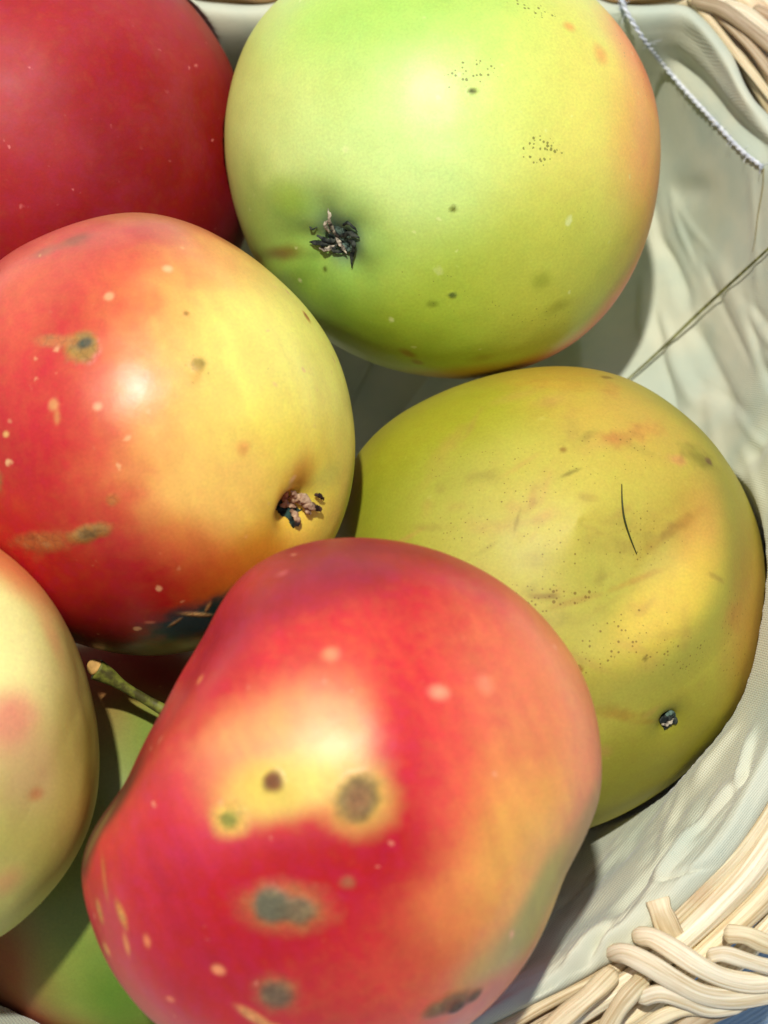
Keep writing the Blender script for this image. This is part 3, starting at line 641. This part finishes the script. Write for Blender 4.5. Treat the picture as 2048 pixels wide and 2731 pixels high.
c4 = cup(A4, 1779, 1917, 27, apple_olive, m_sepd, sq=.8, rot=.5, deep=-4)
for path, wd, mt in [([(1760, 1925, 8), (1778, 1912, 18), (1800, 1905, 8)], 10, m_sepd), ([(1764, 1930, 8), (1780, 1928, 18), (1796, 1915, 8)], 8, m_sep), ([(1768, 1912, 8), (1790, 1900, 14), (1802, 1912, 6)], 7, m_cup)]:
    sepal(A4, path, wd, mt, c4)
# stalk of the lower apple
m_stem = simple_mat('green brown stalk', (120, 124, 46), .6, scale=500, bump=.4, col2=(74, 70, 30))
m_tip = simple_mat('cut stalk tip', (206, 160, 88), .8, scale=700, bump=.4)
h0, n0 = hit(A7, 500, 1950)
sp_ = [h0 - A7.w * 20 * U, W(455, 1905, A7.z + 455), W(400, 1872, A7.z + 470), W(330, 1830, A7.z + 490), W(292, 1803, A7.z + 505), W(258, 1784, A7.z + 515)]
q = catmull(sp_, 30); t = np.linspace(0, 1, 30)
st = tube_obj('stem', q, (14 + 13 * t ** 4 + 2.5 * np.sin(t * 9)) * U, (14 + 12 * t ** 4) * U, m_stem, apple_under, sides=14)
q2 = catmull([q[-1] - (q[-1] - q[-3]) * .3 , q[-1] + np.array([-6, 6, 4]) * U, W(240, 1766, A7.z + 528)], 8)
tp = tube_obj('cut_tip', q2, np.array([24, 30, 31, 31, 29, 26, 20, 12]) * U * .7, np.array([22, 26, 27, 26, 24, 20, 14, 8]) * U * .8, m_tip, None, sides=12)
tp.parent = st; tp.matrix_parent_inverse = st.matrix_world.inverted()

# ------------------------------------------------------------------ basket
H = 300 * U
def HR(v):
    """the rim dips towards the far side"""
    return (300 - 590 * float(smooth((1500 - v) / 1500))) * U
def zrim(u, v):
    p = on_plane(u, v, HR(v)); return (0.5 - (CAM - p).dot(RZ)) / U
FLOOR = -930 * U
rim_px = [(480, 8), (620, 22), (740, 24), (860, -60), (1000, -135), (1175, -165), (1350, -140), (1500, -60), (1610, 24), (1720, 26), (1838, 12), (1905, 80), (1975, 185), (2048, 300), (2130, 470), (2205, 760), (2240, 1150), (2225, 1600), (2160, 1890),
          (2048, 2100), (1941, 2268), (1788, 2416), (1701, 2500), (1619, 2558), (1455, 2645), (1287, 2735), (1000, 2860), (600, 2960), (100, 2960), (-500, 2750), (-1000, 2300), (-1200, 1500), (-1050, 700), (-800, 200), (-500, -150), (-100, -280), (200, -220), (380, -60)]
rp = np.array([on_plane(a, b, HR(b)) for a, b in rim_px])
def closed_curve(pts, n):
    m = len(pts); seg = np.linalg.norm(np.roll(pts, -1, 0) - pts, axis=1); cum = np.concatenate([[0], np.cumsum(seg)])
    ext = np.vstack([pts, pts[:1]]); out = []
    for s_ in np.linspace(0, cum[-1], n, endpoint=False):
        i = min(np.searchsorted(cum, s_, 'right') - 1, m - 1); f = (s_ - cum[i]) / seg[i]
        out.append(ext[i] * (1 - f) + ext[i + 1] * f)
    out = np.array(out)
    k = np.exp(-.5 * (np.arange(-12, 13) / (n / 240)) ** 2); k /= k.sum()
    e = np.vstack([out[-12:], out, out[:12]])
    return np.stack([np.convolve(e[:, c], k, 'valid') for c in range(3)], 1)
NR = 1200
rim = closed_curve(rp, NR)
cen = on_plane(560, 1420, H)
tan = np.roll(rim, -1, 0) - np.roll(rim, 1, 0); tan[:, 2] = 0; tan /= np.linalg.norm(tan, axis=1)[:, None]
outn = np.stack([tan[:, 1], -tan[:, 0], np.zeros(NR)], 1)
if ((rim - cen) * outn).sum(1).mean() < 0: outn = -outn
k = np.exp(-.5 * (np.arange(-30, 31) / 14) ** 2); k /= k.sum()
e = np.vstack([outn[-30:], outn, outn[:30]]); outn = np.stack([np.convolve(e[:, c], k, 'valid') for c in range(3)], 1)
outn /= np.linalg.norm(outn, axis=1)[:, None]
# profile of the cloth: (inward px, height px relative to the rim)
prof = catmull(np.array([(-6, -80), (-10, -30), (-4, 8), (24, 20), (52, -4), (78, -60), (110, -170), (160, -360), (230, -600), (330, -790), (470, -880), (620, -900)]), 170)
tin = np.linspace(0, 1, 60)[1:]
NP = len(prof)
V = []
ru, rv = None, None
_q = rim - CAM; _z = -(_q @ RZ); ru = 1024 + (_q @ RX) / _z * F; rv = 1365.5 - (_q @ RY) / _z * F
dfac = 1 - .12 * smooth((rv - 1500) / 500) * smooth((ru - 700) / 500) - .3 * smooth((ru - 1500) / 400) * (1 - smooth((rv - 1500) / 500))
dfac = dfac[:, None]
for (i_, h_) in prof: V.append(rim - outn * (i_ * U) + np.array([0, 0, 1.0]) * ((h_ if h_ > -20 else -20 + (h_ + 20) * dfac) * U))
last = V[-1]; c0 = np.array([cen[0], cen[1], last[:, 2].min()])
for t_ in tin: tz = min(1, t_ * 1.6); V.append(np.hstack([(last * (1 - t_) + c0 * t_)[:, :2], (last[:, 2:] * (1 - tz) + c0[2] * tz)]))
V = np.array(V)                                   # (rows, NR, 3)
rows = V.shape[0]
# folds
arc = np.concatenate([[0], np.cumsum(np.linalg.norm(np.diff(rim, axis=0), axis=1))])[:NR] / U
def proj(P):
    q = P - CAM; z = -(q @ RZ); return 1024 + (q @ RX) / z * F, 1365.5 - (q @ RY) / z * F
uu, vv = proj(V.reshape(-1, 3)); uu = uu.reshape(rows, NR); vv = vv.reshape(rows, NR)
Dn = np.zeros((rows, NR))
rr = np.arange(rows)[:, None] / NP
ang = arc[None, :] * np.ones((rows, 1))
dep = np.zeros((rows, 1)); dep[:NP, 0] = np.linspace(0, 1300, NP); dep[NP:, 0] = 1300 + 40 * np.arange(rows - NP)
X3 = np.stack([ang.ravel() / 210, (dep * np.ones((1, NR))).ravel() / 520, np.zeros(rows * NR)], 1)
gather = fbm(X3, 3).reshape(rows, NR)              # folds running down the wall
X4 = np.stack([ang.ravel() / 520, (dep * np.ones((1, NR)) + .25 * ang).ravel() / 120, np.ones(rows * NR) * 5], 1)
along = fbm(X4, 3).reshape(rows, NR)               # folds running along the rim
w_low = smooth((vv - 1750) / 350) * smooth((uu - 900) / 300)
w_hi = 1 - smooth((vv - 600) / 700)
fade = smooth(dep / 260)
X5 = np.stack([(uu.ravel() * .86 + vv.ravel() * .5) / 210, (-uu.ravel() * .5 + vv.ravel() * .86) / 900, np.ones(rows * NR) * 9], 1)
soft = fbm(X5, 2).reshape(rows, NR)
ridged = 1 - 2 * np.abs(gather)
Dn = fade * (26 * soft + 9 * gather * (1 - w_low)) + w_low * fade * 20 * along + 2 * gather * (1 - fade)
def crease(u0, v0, u1, v1, wd, amp):
    """a fold line between two picture points"""
    d = np.array([u1 - u0, v1 - v0], float); ln = np.hypot(*d); d /= ln
    a_ = (uu - u0) * d[0] + (vv - v0) * d[1]; c_ = -(uu - u0) * d[1] + (vv - v0) * d[0]
    fe = smooth((a_ + 40) / 90) * smooth((ln + 40 - a_) / 90)
    return amp * fe * np.exp(-(c_ / wd) ** 2)
for cr in [(1790, 150, 2060, 420, 26, -26), (1845, 20, 2060, 300, 34, 22), (1760, 640, 1840, 810, 20, -22), (1760, 640, 1720, 500, 24, -12), (1850, 870, 1960, 1100, 22, -18), (1920, 700, 2050, 1000, 24, 10), (1790, 930, 1860, 1080, 26, 20),
           (1990, 1250, 2080, 1100, 20, -16), (1780, 520, 1900, 500, 40, -12), (1560, 2560, 1800, 2230, 13, -22), (1600, 2560, 1850, 2200, 12, 20), (1640, 2500, 1880, 2150, 10, -18), (1500, 2600, 1650, 2440, 12, 22), (1400, 2660, 1560, 2560, 12, -16),
           (1740, 2350, 1960, 2080, 16, 18), (1730, 2360, 1900, 2300, 7, -8), (1850, 2230, 1990, 2060, 9, -14), (2005, 1950, 1960, 2100, 9, 18), (2010, 860, 2060, 1040, 12, -16), (1720, 740, 1720, 900, 14, 10)]:
    Dn += 1.35 * crease(*cr)
rc = np.random.default_rng(5)
for k_ in range(26):                               # narrow puckers along the lower right hem
    t_ = rc.uniform(0, 1); u0 = 1330 + 560 * t_ + rc.normal(0, 45); v0 = 2640 - 520 * t_ + rc.normal(0, 50); L_ = rc.uniform(90, 300); a_ = math.radians(-46 - 14 * t_ + rc.normal(0, 6))
    Dn += crease(u0, v0, u0 + L_ * math.cos(a_), v0 + L_ * math.sin(a_), rc.uniform(6, 15), rc.choice([-1, 1]) * rc.uniform(5, 12))
for k_ in range(30):                               # softer folds on the right wall
    u0 = rc.uniform(1700, 2080); v0 = rc.uniform(450, 1500); L_ = rc.uniform(120, 320); a_ = math.radians(62 + rc.normal(0, 12))
    Dn += crease(u0, v0, u0 + L_ * math.cos(a_), v0 + L_ * math.sin(a_), rc.uniform(8, 20), rc.choice([-1, 1]) * rc.uniform(4, 9))
Nin = -outn[None] * .75 + np.array([0, 0, .66])
Nin = np.where((dep < 10 * 1e3)[..., None] & (np.arange(rows)[:, None, None] < NP), Nin, np.array([0, 0, 1.0]))
Dn[-8:] *= np.linspace(1, 0, 8)[:, None]
V = V + Nin * (Dn * U)[..., None]
P = V.reshape(-1, 3)
for o in ALL:                                      # the cloth gives way under every apple
    for _ in range(4):
        r_ = o.ratio(P); bad = r_ < 1.03
        if not bad.any(): break
        l = P[bad] - o.C; P[bad] = o.C + l * (1.032 / np.maximum(r_[bad], .35))[:, None]
floor_z = P[:, 2].min()
I = np.arange(rows * NR).reshape(rows, NR)
Q = np.stack([I[:-1], I[1:], np.roll(I, -1, 1)[1:], np.roll(I, -1, 1)[:-1]], -1).reshape(-1, 4)
m_lin, t, b = new_mat('liner cloth')
tc = t.nodes.new('ShaderNodeTexCoord')
nz = t.nodes.new('ShaderNodeTexNoise'); nz.inputs['Scale'].default_value = 60; nz.inputs['Detail'].default_value = 5; t.links.new(tc.outputs['Object'], nz.inputs[0])
mp = t.nodes.new('ShaderNodeMapping'); mp.inputs['Rotation'].default_value = (0, 0, .7); t.links.new(tc.outputs['Object'], mp.inputs[0])
wv1 = t.nodes.new('ShaderNodeTexWave'); wv1.inputs['Scale'].default_value = 800; wv1.inputs['Distortion'].default_value = 1.5; t.links.new(mp.outputs[0], wv1.inputs[0])
wv2 = t.nodes.new('ShaderNodeTexWave'); wv2.inputs['Scale'].default_value = 800; wv2.bands_direction = 'Y'; wv2.inputs['Distortion'].default_value = 1.5; t.links.new(mp.outputs[0], wv2.inputs[0])
weave = math_(t, 'MULTIPLY', wv1.outputs[1], wv2.outputs[1])
c = mixc(t, ramp(t, nz.outputs[0], .35, .7), lin((212, 212, 184)), lin((190, 200, 178)))
c = mixc(t, math_(t, 'MULTIPLY', weave, .12), c, lin((160, 168, 150)))
vo = t.nodes.new('ShaderNodeTexVoronoi'); vo.inputs['Scale'].default_value = 130; t.links.new(tc.outputs['Object'], vo.inputs['Vector'])
c = mixc(t, math_(t, 'MULTIPLY', math_(t, 'SUBTRACT', 1, ramp(t, vo.outputs['Distance'], .015, .035)), .6), c, lin((90, 80, 60)))
t.links.new(c, b.inputs['Base Color']); b.inputs['Roughness'].default_value = .55; b.inputs['Sheen Weight'].default_value = .25; b.inputs['Sheen Roughness'].default_value = .4
bp = t.nodes.new('ShaderNodeBump'); bp.inputs['Strength'].default_value = .42; bp.inputs['Distance'].default_value = .0004
t.links.new(math_(t, 'ADD', weave, nz.outputs[0]), bp.inputs['Height']); t.links.new(bp.outputs[0], b.inputs['Normal'])
liner = mesh_obj('basket_liner', P, Q, m_lin)
org = np.array([cen[0], cen[1], floor_z]); liner.data.transform(Matrix.Translation(-Vector(org))); liner.location = org
so = liner.modifiers.new('thick', 'SOLIDIFY'); so.thickness = .0005; so.offset = 0
tag(liner, 'pale grey green cloth liner folded over the rim of the wicker basket', 'cloth liner')
lin_tree = BVHTree.FromPolygons([Vector(p) for p in P], Q.tolist())
def on_liner(a, b, lift=0):
    h_ = lin_tree.ray_cast(Vector(CAM), Vector(ray(a, b)))[0]
    return np.array(h_) - ray(a, b) * lift * U

mw = wicker_mat('pale willow', (234, 218, 176), (188, 160, 112))
mw2 = wicker_mat('cream willow', (244, 232, 200), (208, 184, 138), st=.25)
mw3 = wicker_mat('grey willow', (190, 170, 134), (150, 122, 84), st=.2)
mband = wicker_mat('brown splint', (150, 116, 62), (116, 84, 40), stain=(90, 60, 30))
bz = min(floor_z - 40 * U, FLOOR)
basket = empty('wicker_basket', (cen[0], cen[1], bz))
tag(basket, 'pale woven willow basket with braided rim holding the apples', 'basket')
# rods running round the rim
def ring(off, h, wob, ph, hw=0):
    s_ = np.arange(NR)
    o_ = off + wob * np.sin(s_ / NR * 2 * math.pi * 9 + ph) + wob * .6 * np.sin(s_ / NR * 2 * math.pi * 23 + ph * 2)
    z_ = h + wob * .8 * np.sin(s_ / NR * 2 * math.pi * 14 + ph * 3)
    return (rim + outn * (o_ * U)[:, None] + np.array([0, 0, 1.0]) * (z_ * U)[:, None])[::3]
for off, h, r_, mt, ph in ((30, -30, 25, mw, 0), (84, -14, 31, mw2, 1.3), (148, -34, 33, mw, 2.1), (206, -70, 30, mw2, 4.4), (50, -85, 28, mw3, 2.9), (118, -90, 30, mw3, 5.2)):
    n_ = NR // 3
    rr_ = r_ * (1 + .12 * np.sin(np.arange(n_) / n_ * 2 * math.pi * 11 + ph))
    tube_obj('rim_rod', ring(off, h, 5, ph), rr_ * U, rr_ * .85 * U, mt, basket, sides=22, closed=True)
# woven wall below the rim
stakes = 46
for k_ in range(14):
    h = -130 - k_ * 66; tp_ = 120 - (k_ * .9) ** 1.75 * 1.9
    pts = []; n_ = 368
    idx = (np.arange(n_) / n_ * NR)
    i0 = idx.astype(int) % NR
    wv_ = 17 * np.sin(np.arange(n_) / n_ * math.pi * stakes + (k_ % 2) * math.pi)
    sc_ = 1.0
    pts = rim[i0] + outn[i0] * ((tp_ - 60 + wv_) * U)[:, None] + np.array([0, 0, h * U])
    tube_obj('weaver', pts, 15 * U, 31 * U, [mw, mw3, mw2][k_ % 3], basket, sides=8, closed=True)
for k_ in range(stakes):
    i = int((k_ + .5) / stakes * NR) % NR
    pp = [rim[i] + outn[i] * ((120 - (j * .9) ** 1.75 * 1.9 - 60) * U) + np.array([0, 0, (-90 - j * 66) * U]) for j in range(0, 15, 2)]
    tube_obj('stake', catmull(pp, 12), 14 * U, 14 * U, mw3, basket, sides=8, up=outn[i])
# base disc of the basket
bot = rim[::6] + outn[::6] * ((60 - 14.0 ** 1.75 * 1.62) * U); bot[:, 2] = bz + 14 * U
kk = len(bot); cc_ = np.array([cen[0], cen[1], bz + 14 * U])
VB = np.vstack([bot, [cc_], bot - [0, 0, 12 * U], [cc_ - [0, 0, 12 * U]]])
FB = [(i, (i + 1) % kk, kk) for i in range(kk)] + [((i + 1) % kk + kk + 1, i + kk + 1, 2 * kk + 1) for i in range(kk)]
for i in range(kk):
    j = (i + 1) % kk; FB += [(i, i + kk + 1, j + kk + 1), (i, j + kk + 1, j)]
mesh_obj('base', VB, FB, simple_mat('base board', (190, 160, 110), .7), basket, smoothed=False)
# splints traced at the visible corner of the rim: (pixels, z), half width, half thickness
def strand(path, wd, th, mat, ends=.55, name='splint', power=2.4):
    q = catmull([W(a, b, z_ - 300 + zrim(a, b)) for a, b, z_ in path], 40); t = np.linspace(0, 1, 40)
    tap = np.minimum(1, (t + .03) / .10) ** ends * np.minimum(1, (1.03 - t) / .10) ** ends
    return tube_obj(name, q, wd * .9 * U * tap * (1 + .05 * np.sin(t * 13 + wd)), th * U * tap, mat, basket, sides=24, power=power)
ZR = 300
strand([(1752, 2398, ZR + 30), (1765, 2440, ZR + 30), (1790, 2490, ZR + 10), (1830, 2540, ZR - 30)], 33, 8, mw, ends=.05, power=5)
strand([(1690, 2498, ZR + 20), (1735, 2500, ZR + 55), (1790, 2530, ZR + 75), (1860, 2575, ZR + 75), (1930, 2608, ZR + 50), (2010, 2622, ZR + 20), (2110, 2610, ZR - 20)], 28, 15, mw2, ends=.5)
strand([(1622, 2548, ZR + 10), (1665, 2542, ZR + 60), (1730, 2572, ZR + 80), (1800, 2615, ZR + 75), (1870, 2650, ZR + 55), (1950, 2662, ZR + 20), (2040, 2650, ZR - 10), (2120, 2630, ZR - 40)], 29, 15, mw2, ends=.5)
strand([(1885, 2552, ZR + 50), (1930, 2545, ZR + 66), (1990, 2562, ZR + 60), (2060, 2580, ZR + 40), (2140, 2580, ZR)], 22, 12, mw2, ends=.8)
strand([(1930, 2490, ZR + 50), (1990, 2495, ZR + 64), (2050, 2520, ZR + 50), (2130, 2535, ZR + 10)], 26, 12, mw, ends=.8)
strand([(1715, 2612, ZR + 20), (1690, 2640, ZR + 50), (1650, 2690, ZR + 52), (1610, 2760, ZR + 40)], 27, 20, mw, ends=.6)
strand([(1640, 2590, ZR + 20), (1590, 2640, ZR + 46), (1520, 2700, ZR + 46), (1440, 2770, ZR + 40)], 30, 20, mw, ends=.6)
strand([(1700, 2668, ZR + 40), (1760, 2650, ZR + 62), (1830, 2670, ZR + 50), (1900, 2690, ZR + 20), (1990, 2680, ZR - 20)], 24, 12, mw2, ends=.8)
strand([(1690, 2760, ZR + 10), (1760, 2715, ZR + 30), (1830, 2690, ZR + 26), (1900, 2690, ZR + 10)], 22, 12, mw, ends=.8)
strand([(1790, 2770, ZR - 10), (1850, 2730, ZR), (1920, 2690, ZR - 20), (2000, 2660, ZR - 40)], 30, 16, mw3, ends=.8)
# upper right corner
strand([(1835, -10, ZR + 6), (1900, 62, ZR + 20), (1965, 145, ZR + 22), (2040, 240, ZR + 20), (2120, 345, ZR + 10)], 13, 10, mw)
strand([(1905, 30, ZR + 22), (1965, 85, ZR + 34), (2030, 160, ZR + 34), (2110, 270, ZR + 20)], 17, 10, mw3)
strand([(1845, 2, ZR + 24), (1920, 22, ZR + 54), (1985, 66, ZR + 60), (2060, 126, ZR + 56), (2140, 190, ZR + 40)], 23, 15, mw3)
strand([(1930, 10, ZR + 30), (1990, 34, ZR + 50), (2060, 88, ZR + 50), (2140, 140, ZR + 40)], 21, 12, mw2)
strand([(2010, 20, ZR + 30), (2060, 50, ZR + 40), (2140, 110, ZR + 30)], 17, 12, mw3)
# brown splint band standing behind the cloth along the far side
bp_ = catmull([on_plane(a, b, HR(b) - 10 * U) for a, b in ((360, -100), (420, -30), (480, -6), (620, 10), (740, 14), (860, -75), (1000, -150), (1175, -185), (1350, -155), (1500, -75), (1610, 12), (1700, 14), (1790, 4), (1850, -16))], 90)
VV = []; FF = []
for i, p in enumerate(bp_):
    for (dy, dz) in ((0, -90), (0, 34), (16, 40), (16, -90)): VV.append(p + np.array([0, dy * U + max(dz, 0) * .1 * U, dz * U]))
for i in range(len(bp_) - 1):
    for j in range(4):
        a0, b0, c0_, d0 = i * 4 + j, (i + 1) * 4 + j, (i + 1) * 4 + (j + 1) % 4, i * 4 + (j + 1) % 4; FF += [(a0, b0, c0_), (a0, c0_, d0)]
uvb = np.array([(i // 4 * .004, (i % 4) * .25) for i in range(len(VV))])
band = mesh_obj('back_band', VV, FF, mband, basket, uv=uvb, smoothed=False); tag(band, 'flat brown splint band behind the cloth')

# ------------------------------------------------------------------ small loose things
m_cord = simple_mat('white twisted cord', (232, 234, 236), .5, scale=900, bump=.4, col2=(190, 196, 204))
cp = [(1655, -20), (1668, 26), (1720, 110), (1775, 180), (1840, 255), (1905, 325), (1975, 400), (2036, 448)]
cpts = catmull([on_liner(a, b, 60 if b < 130 else 16) if b > 30 else W(a, b, zrim(a, b) + 60) for a, b in cp], 260)
kk_ = np.ones(21) / 21
e = np.vstack([np.repeat(cpts[:1], 10, 0), cpts, np.repeat(cpts[-1:], 10, 0)]); cpts = np.stack([np.convolve(e[:, c_], kk_, 'valid') for c_ in range(3)], 1)
cord = empty('cord', Vector(cpts[-1])); tag(cord, 'white twisted cord lying on the cloth beside the big green apple', 'cord')
T = np.gradient(cpts, axis=0); T /= np.linalg.norm(T, axis=1)[:, None]; S = np.cross(T, RZ); S /= np.linalg.norm(S, axis=1)[:, None]; N = np.cross(S, T)
ln = np.concatenate([[0], np.cumsum(np.linalg.norm(np.diff(cpts, axis=0), axis=1))]) / U
for k_ in range(2):
    a_ = (ln + 9 * np.sin(ln / 70)) / 50 * 2 * math.pi + k_ * math.pi
    pts = cpts + (S * np.cos(a_)[:, None] + N * np.sin(a_)[:, None]) * 3.4 * U + rng.normal(0, .35 * U, cpts.shape)
    tube_obj('yarn', pts, 4.2 * U, 4.2 * U, m_cord, cord, sides=8)
fz = []
for k_ in range(46):
    i = int(rng.integers(3, 250)) if k_ > 9 else 257; p = cpts[i]; dd = T[i] * rng.normal(.9, .5) + S[i] * rng.normal(0, .9) + N[i] * abs(rng.normal(0, .5))
    L_ = rng.uniform(10, 26) * U; pts = catmull([p, p + dd * L_ * .5, p + dd * L_ + rng.normal(0, 3 * U, 3)], 7)
    fz.append(tube(pts, .8 * U, .8 * U, sides=3))
vo_ = 0; VZ = []; FZ = []
for v_, f_, _u in fz:
    VZ.append(v_); FZ += [tuple(x + vo_ for x in (a, b, c)) for a, b, c, d in f_] + [tuple(x + vo_ for x in (a, c, d)) for a, b, c, d in f_ if len({a, b, c, d}) == 4]; vo_ += len(v_)
tag(mesh_obj('loose_fibres', np.vstack(VZ), FZ, m_cord, cord), kind='stuff')
m_thr = simple_mat('dark thread', (130, 120, 80), .8)
tube_obj('thread_end', catmull([on_liner(a, b, 7) for a, b in ((2036, 450), (2034, 500), (2022, 570), (2014, 640), (2008, 672))], 30), 2.4 * U, 2.4 * U, m_thr, cord, sides=6)
m_grass = simple_mat('dry grass stalk', (128, 128, 66), .6, scale=600, col2=(84, 84, 40))
def liner_path(pp, n, lift):
    return catmull([on_liner(*p[:2], lift + (p[2] if len(p) > 2 else 0)) for p in pp], n)
g = liner_path([(1660, 1022, 0), (1690, 998, 10), (1770, 925, 24), (1860, 838, 26), (1960, 745, 22), (2050, 662, 12), (2110, 600, 4)], 50, 26)
tt = np.linspace(0, 1, 50)
gr = tube_obj('grass_stalk', g, (1.8 + 2.6 * np.sin(tt * math.pi)) * U, 2.6 * U, m_grass, None, sides=6)
tag(gr, 'thin straight dry grass stalk lying across the cloth at the right', 'grass stalk')
m_hair = simple_mat('dark fibre', (60, 66, 20), .5)
hp = []
for a, b in ((1657, 1292), (1658, 1340), (1664, 1385), (1678, 1430), (1697, 1478)):
    h_, n_ = hit(A4, a, b); hp.append(h_ + n_ * 2.5 * U)
hr = tube_obj('fibre', catmull(hp, 24), np.array([1.2 + 1.4 * math.sin(math.pi * i / 23) for i in range(24)]) * U, 1.8 * U, m_hair, None, sides=6)
tag(hr, 'fine dark curved fibre stuck on the dented olive apple', 'fibre')
# ------------------------------------------------------------------ what the basket stands on
m_tab = simple_mat('white table cover', (232, 232, 236), .6, scale=30, var=.06, bump=.1)
sq = 1.2
tb = mesh_obj('tabletop', [(-sq, -sq, bz - 14 * U), (sq, -sq, bz - 14 * U), (sq, sq, bz - 14 * U), (-sq, sq, bz - 14 * U), (-sq, -sq, bz - .03), (sq, -sq, bz - .03), (sq, sq, bz - .03), (-sq, sq, bz - .03)],
              [(0, 1, 2, 3), (7, 6, 5, 4), (0, 4, 5, 1), (1, 5, 6, 2), (2, 6, 7, 3), (3, 7, 4, 0)], m_tab, smoothed=False)
tag(tb, kind='structure')
m_blue, t, b = new_mat('blue ribbed cloth')
tc = t.nodes.new('ShaderNodeTexCoord'); mp = t.nodes.new('ShaderNodeMapping'); mp.inputs['Rotation'].default_value = (0, 0, .95); t.links.new(tc.outputs['Object'], mp.inputs[0])
wv = t.nodes.new('ShaderNodeTexWave'); wv.inputs['Scale'].default_value = 330; wv.inputs['Distortion'].default_value = .6; t.links.new(mp.outputs[0], wv.inputs[0])
c = mixc(t, wv.outputs[1], lin((138, 178, 214)), lin((214, 234, 246)))
t.links.new(c, b.inputs['Base Color']); b.inputs['Roughness'].default_value = .75
bp = t.nodes.new('ShaderNodeBump'); bp.inputs['Strength'].default_value = .6; bp.inputs['Distance'].default_value = .0006
t.links.new(wv.outputs[1], bp.inputs['Height']); t.links.new(bp.outputs[0], b.inputs['Normal'])
n_ = 70; xs = np.linspace(0, .16, n_); ys = np.linspace(0, .14, n_)
X, Y = np.meshgrid(xs, ys, indexing='ij')
p0 = on_plane(1750, 2900, bz)
lift_ = .028
G = np.stack([X.ravel() / .03, Y.ravel() / .05, np.zeros(n_ * n_)], 1)
Z = .004 + .003 * fbm(G, 2) + .002
VB = np.stack([p0[0] + X.ravel(), p0[1] - .03 + Y.ravel(), bz + Z + lift_ * smooth((X.ravel() - .012) / .03)], 1)
VB2 = VB - [0, 0, .0015]
I = np.arange(n_ * n_).reshape(n_, n_)
q1 = np.stack([I[:-1, :-1], I[1:, :-1], I[1:, 1:], I[:-1, 1:]], -1).reshape(-1, 4)
edge = list(I[:, 0]) + list(I[-1, 1:]) + list(I[::-1, -1][1:]) + list(I[0, ::-1][1:-1])
qe = [(edge[i], edge[(i + 1) % len(edge)], edge[(i + 1) % len(edge)] + n_ * n_, edge[i] + n_ * n_) for i in range(len(edge))]
blue = mesh_obj('blue_cloth', np.vstack([VB, VB2]), np.vstack([q1, q1[:, ::-1] + n_ * n_, np.array(qe)]), m_blue)
tag(blue, 'blue finely ribbed cloth beside the basket at the lower right corner', 'cloth')
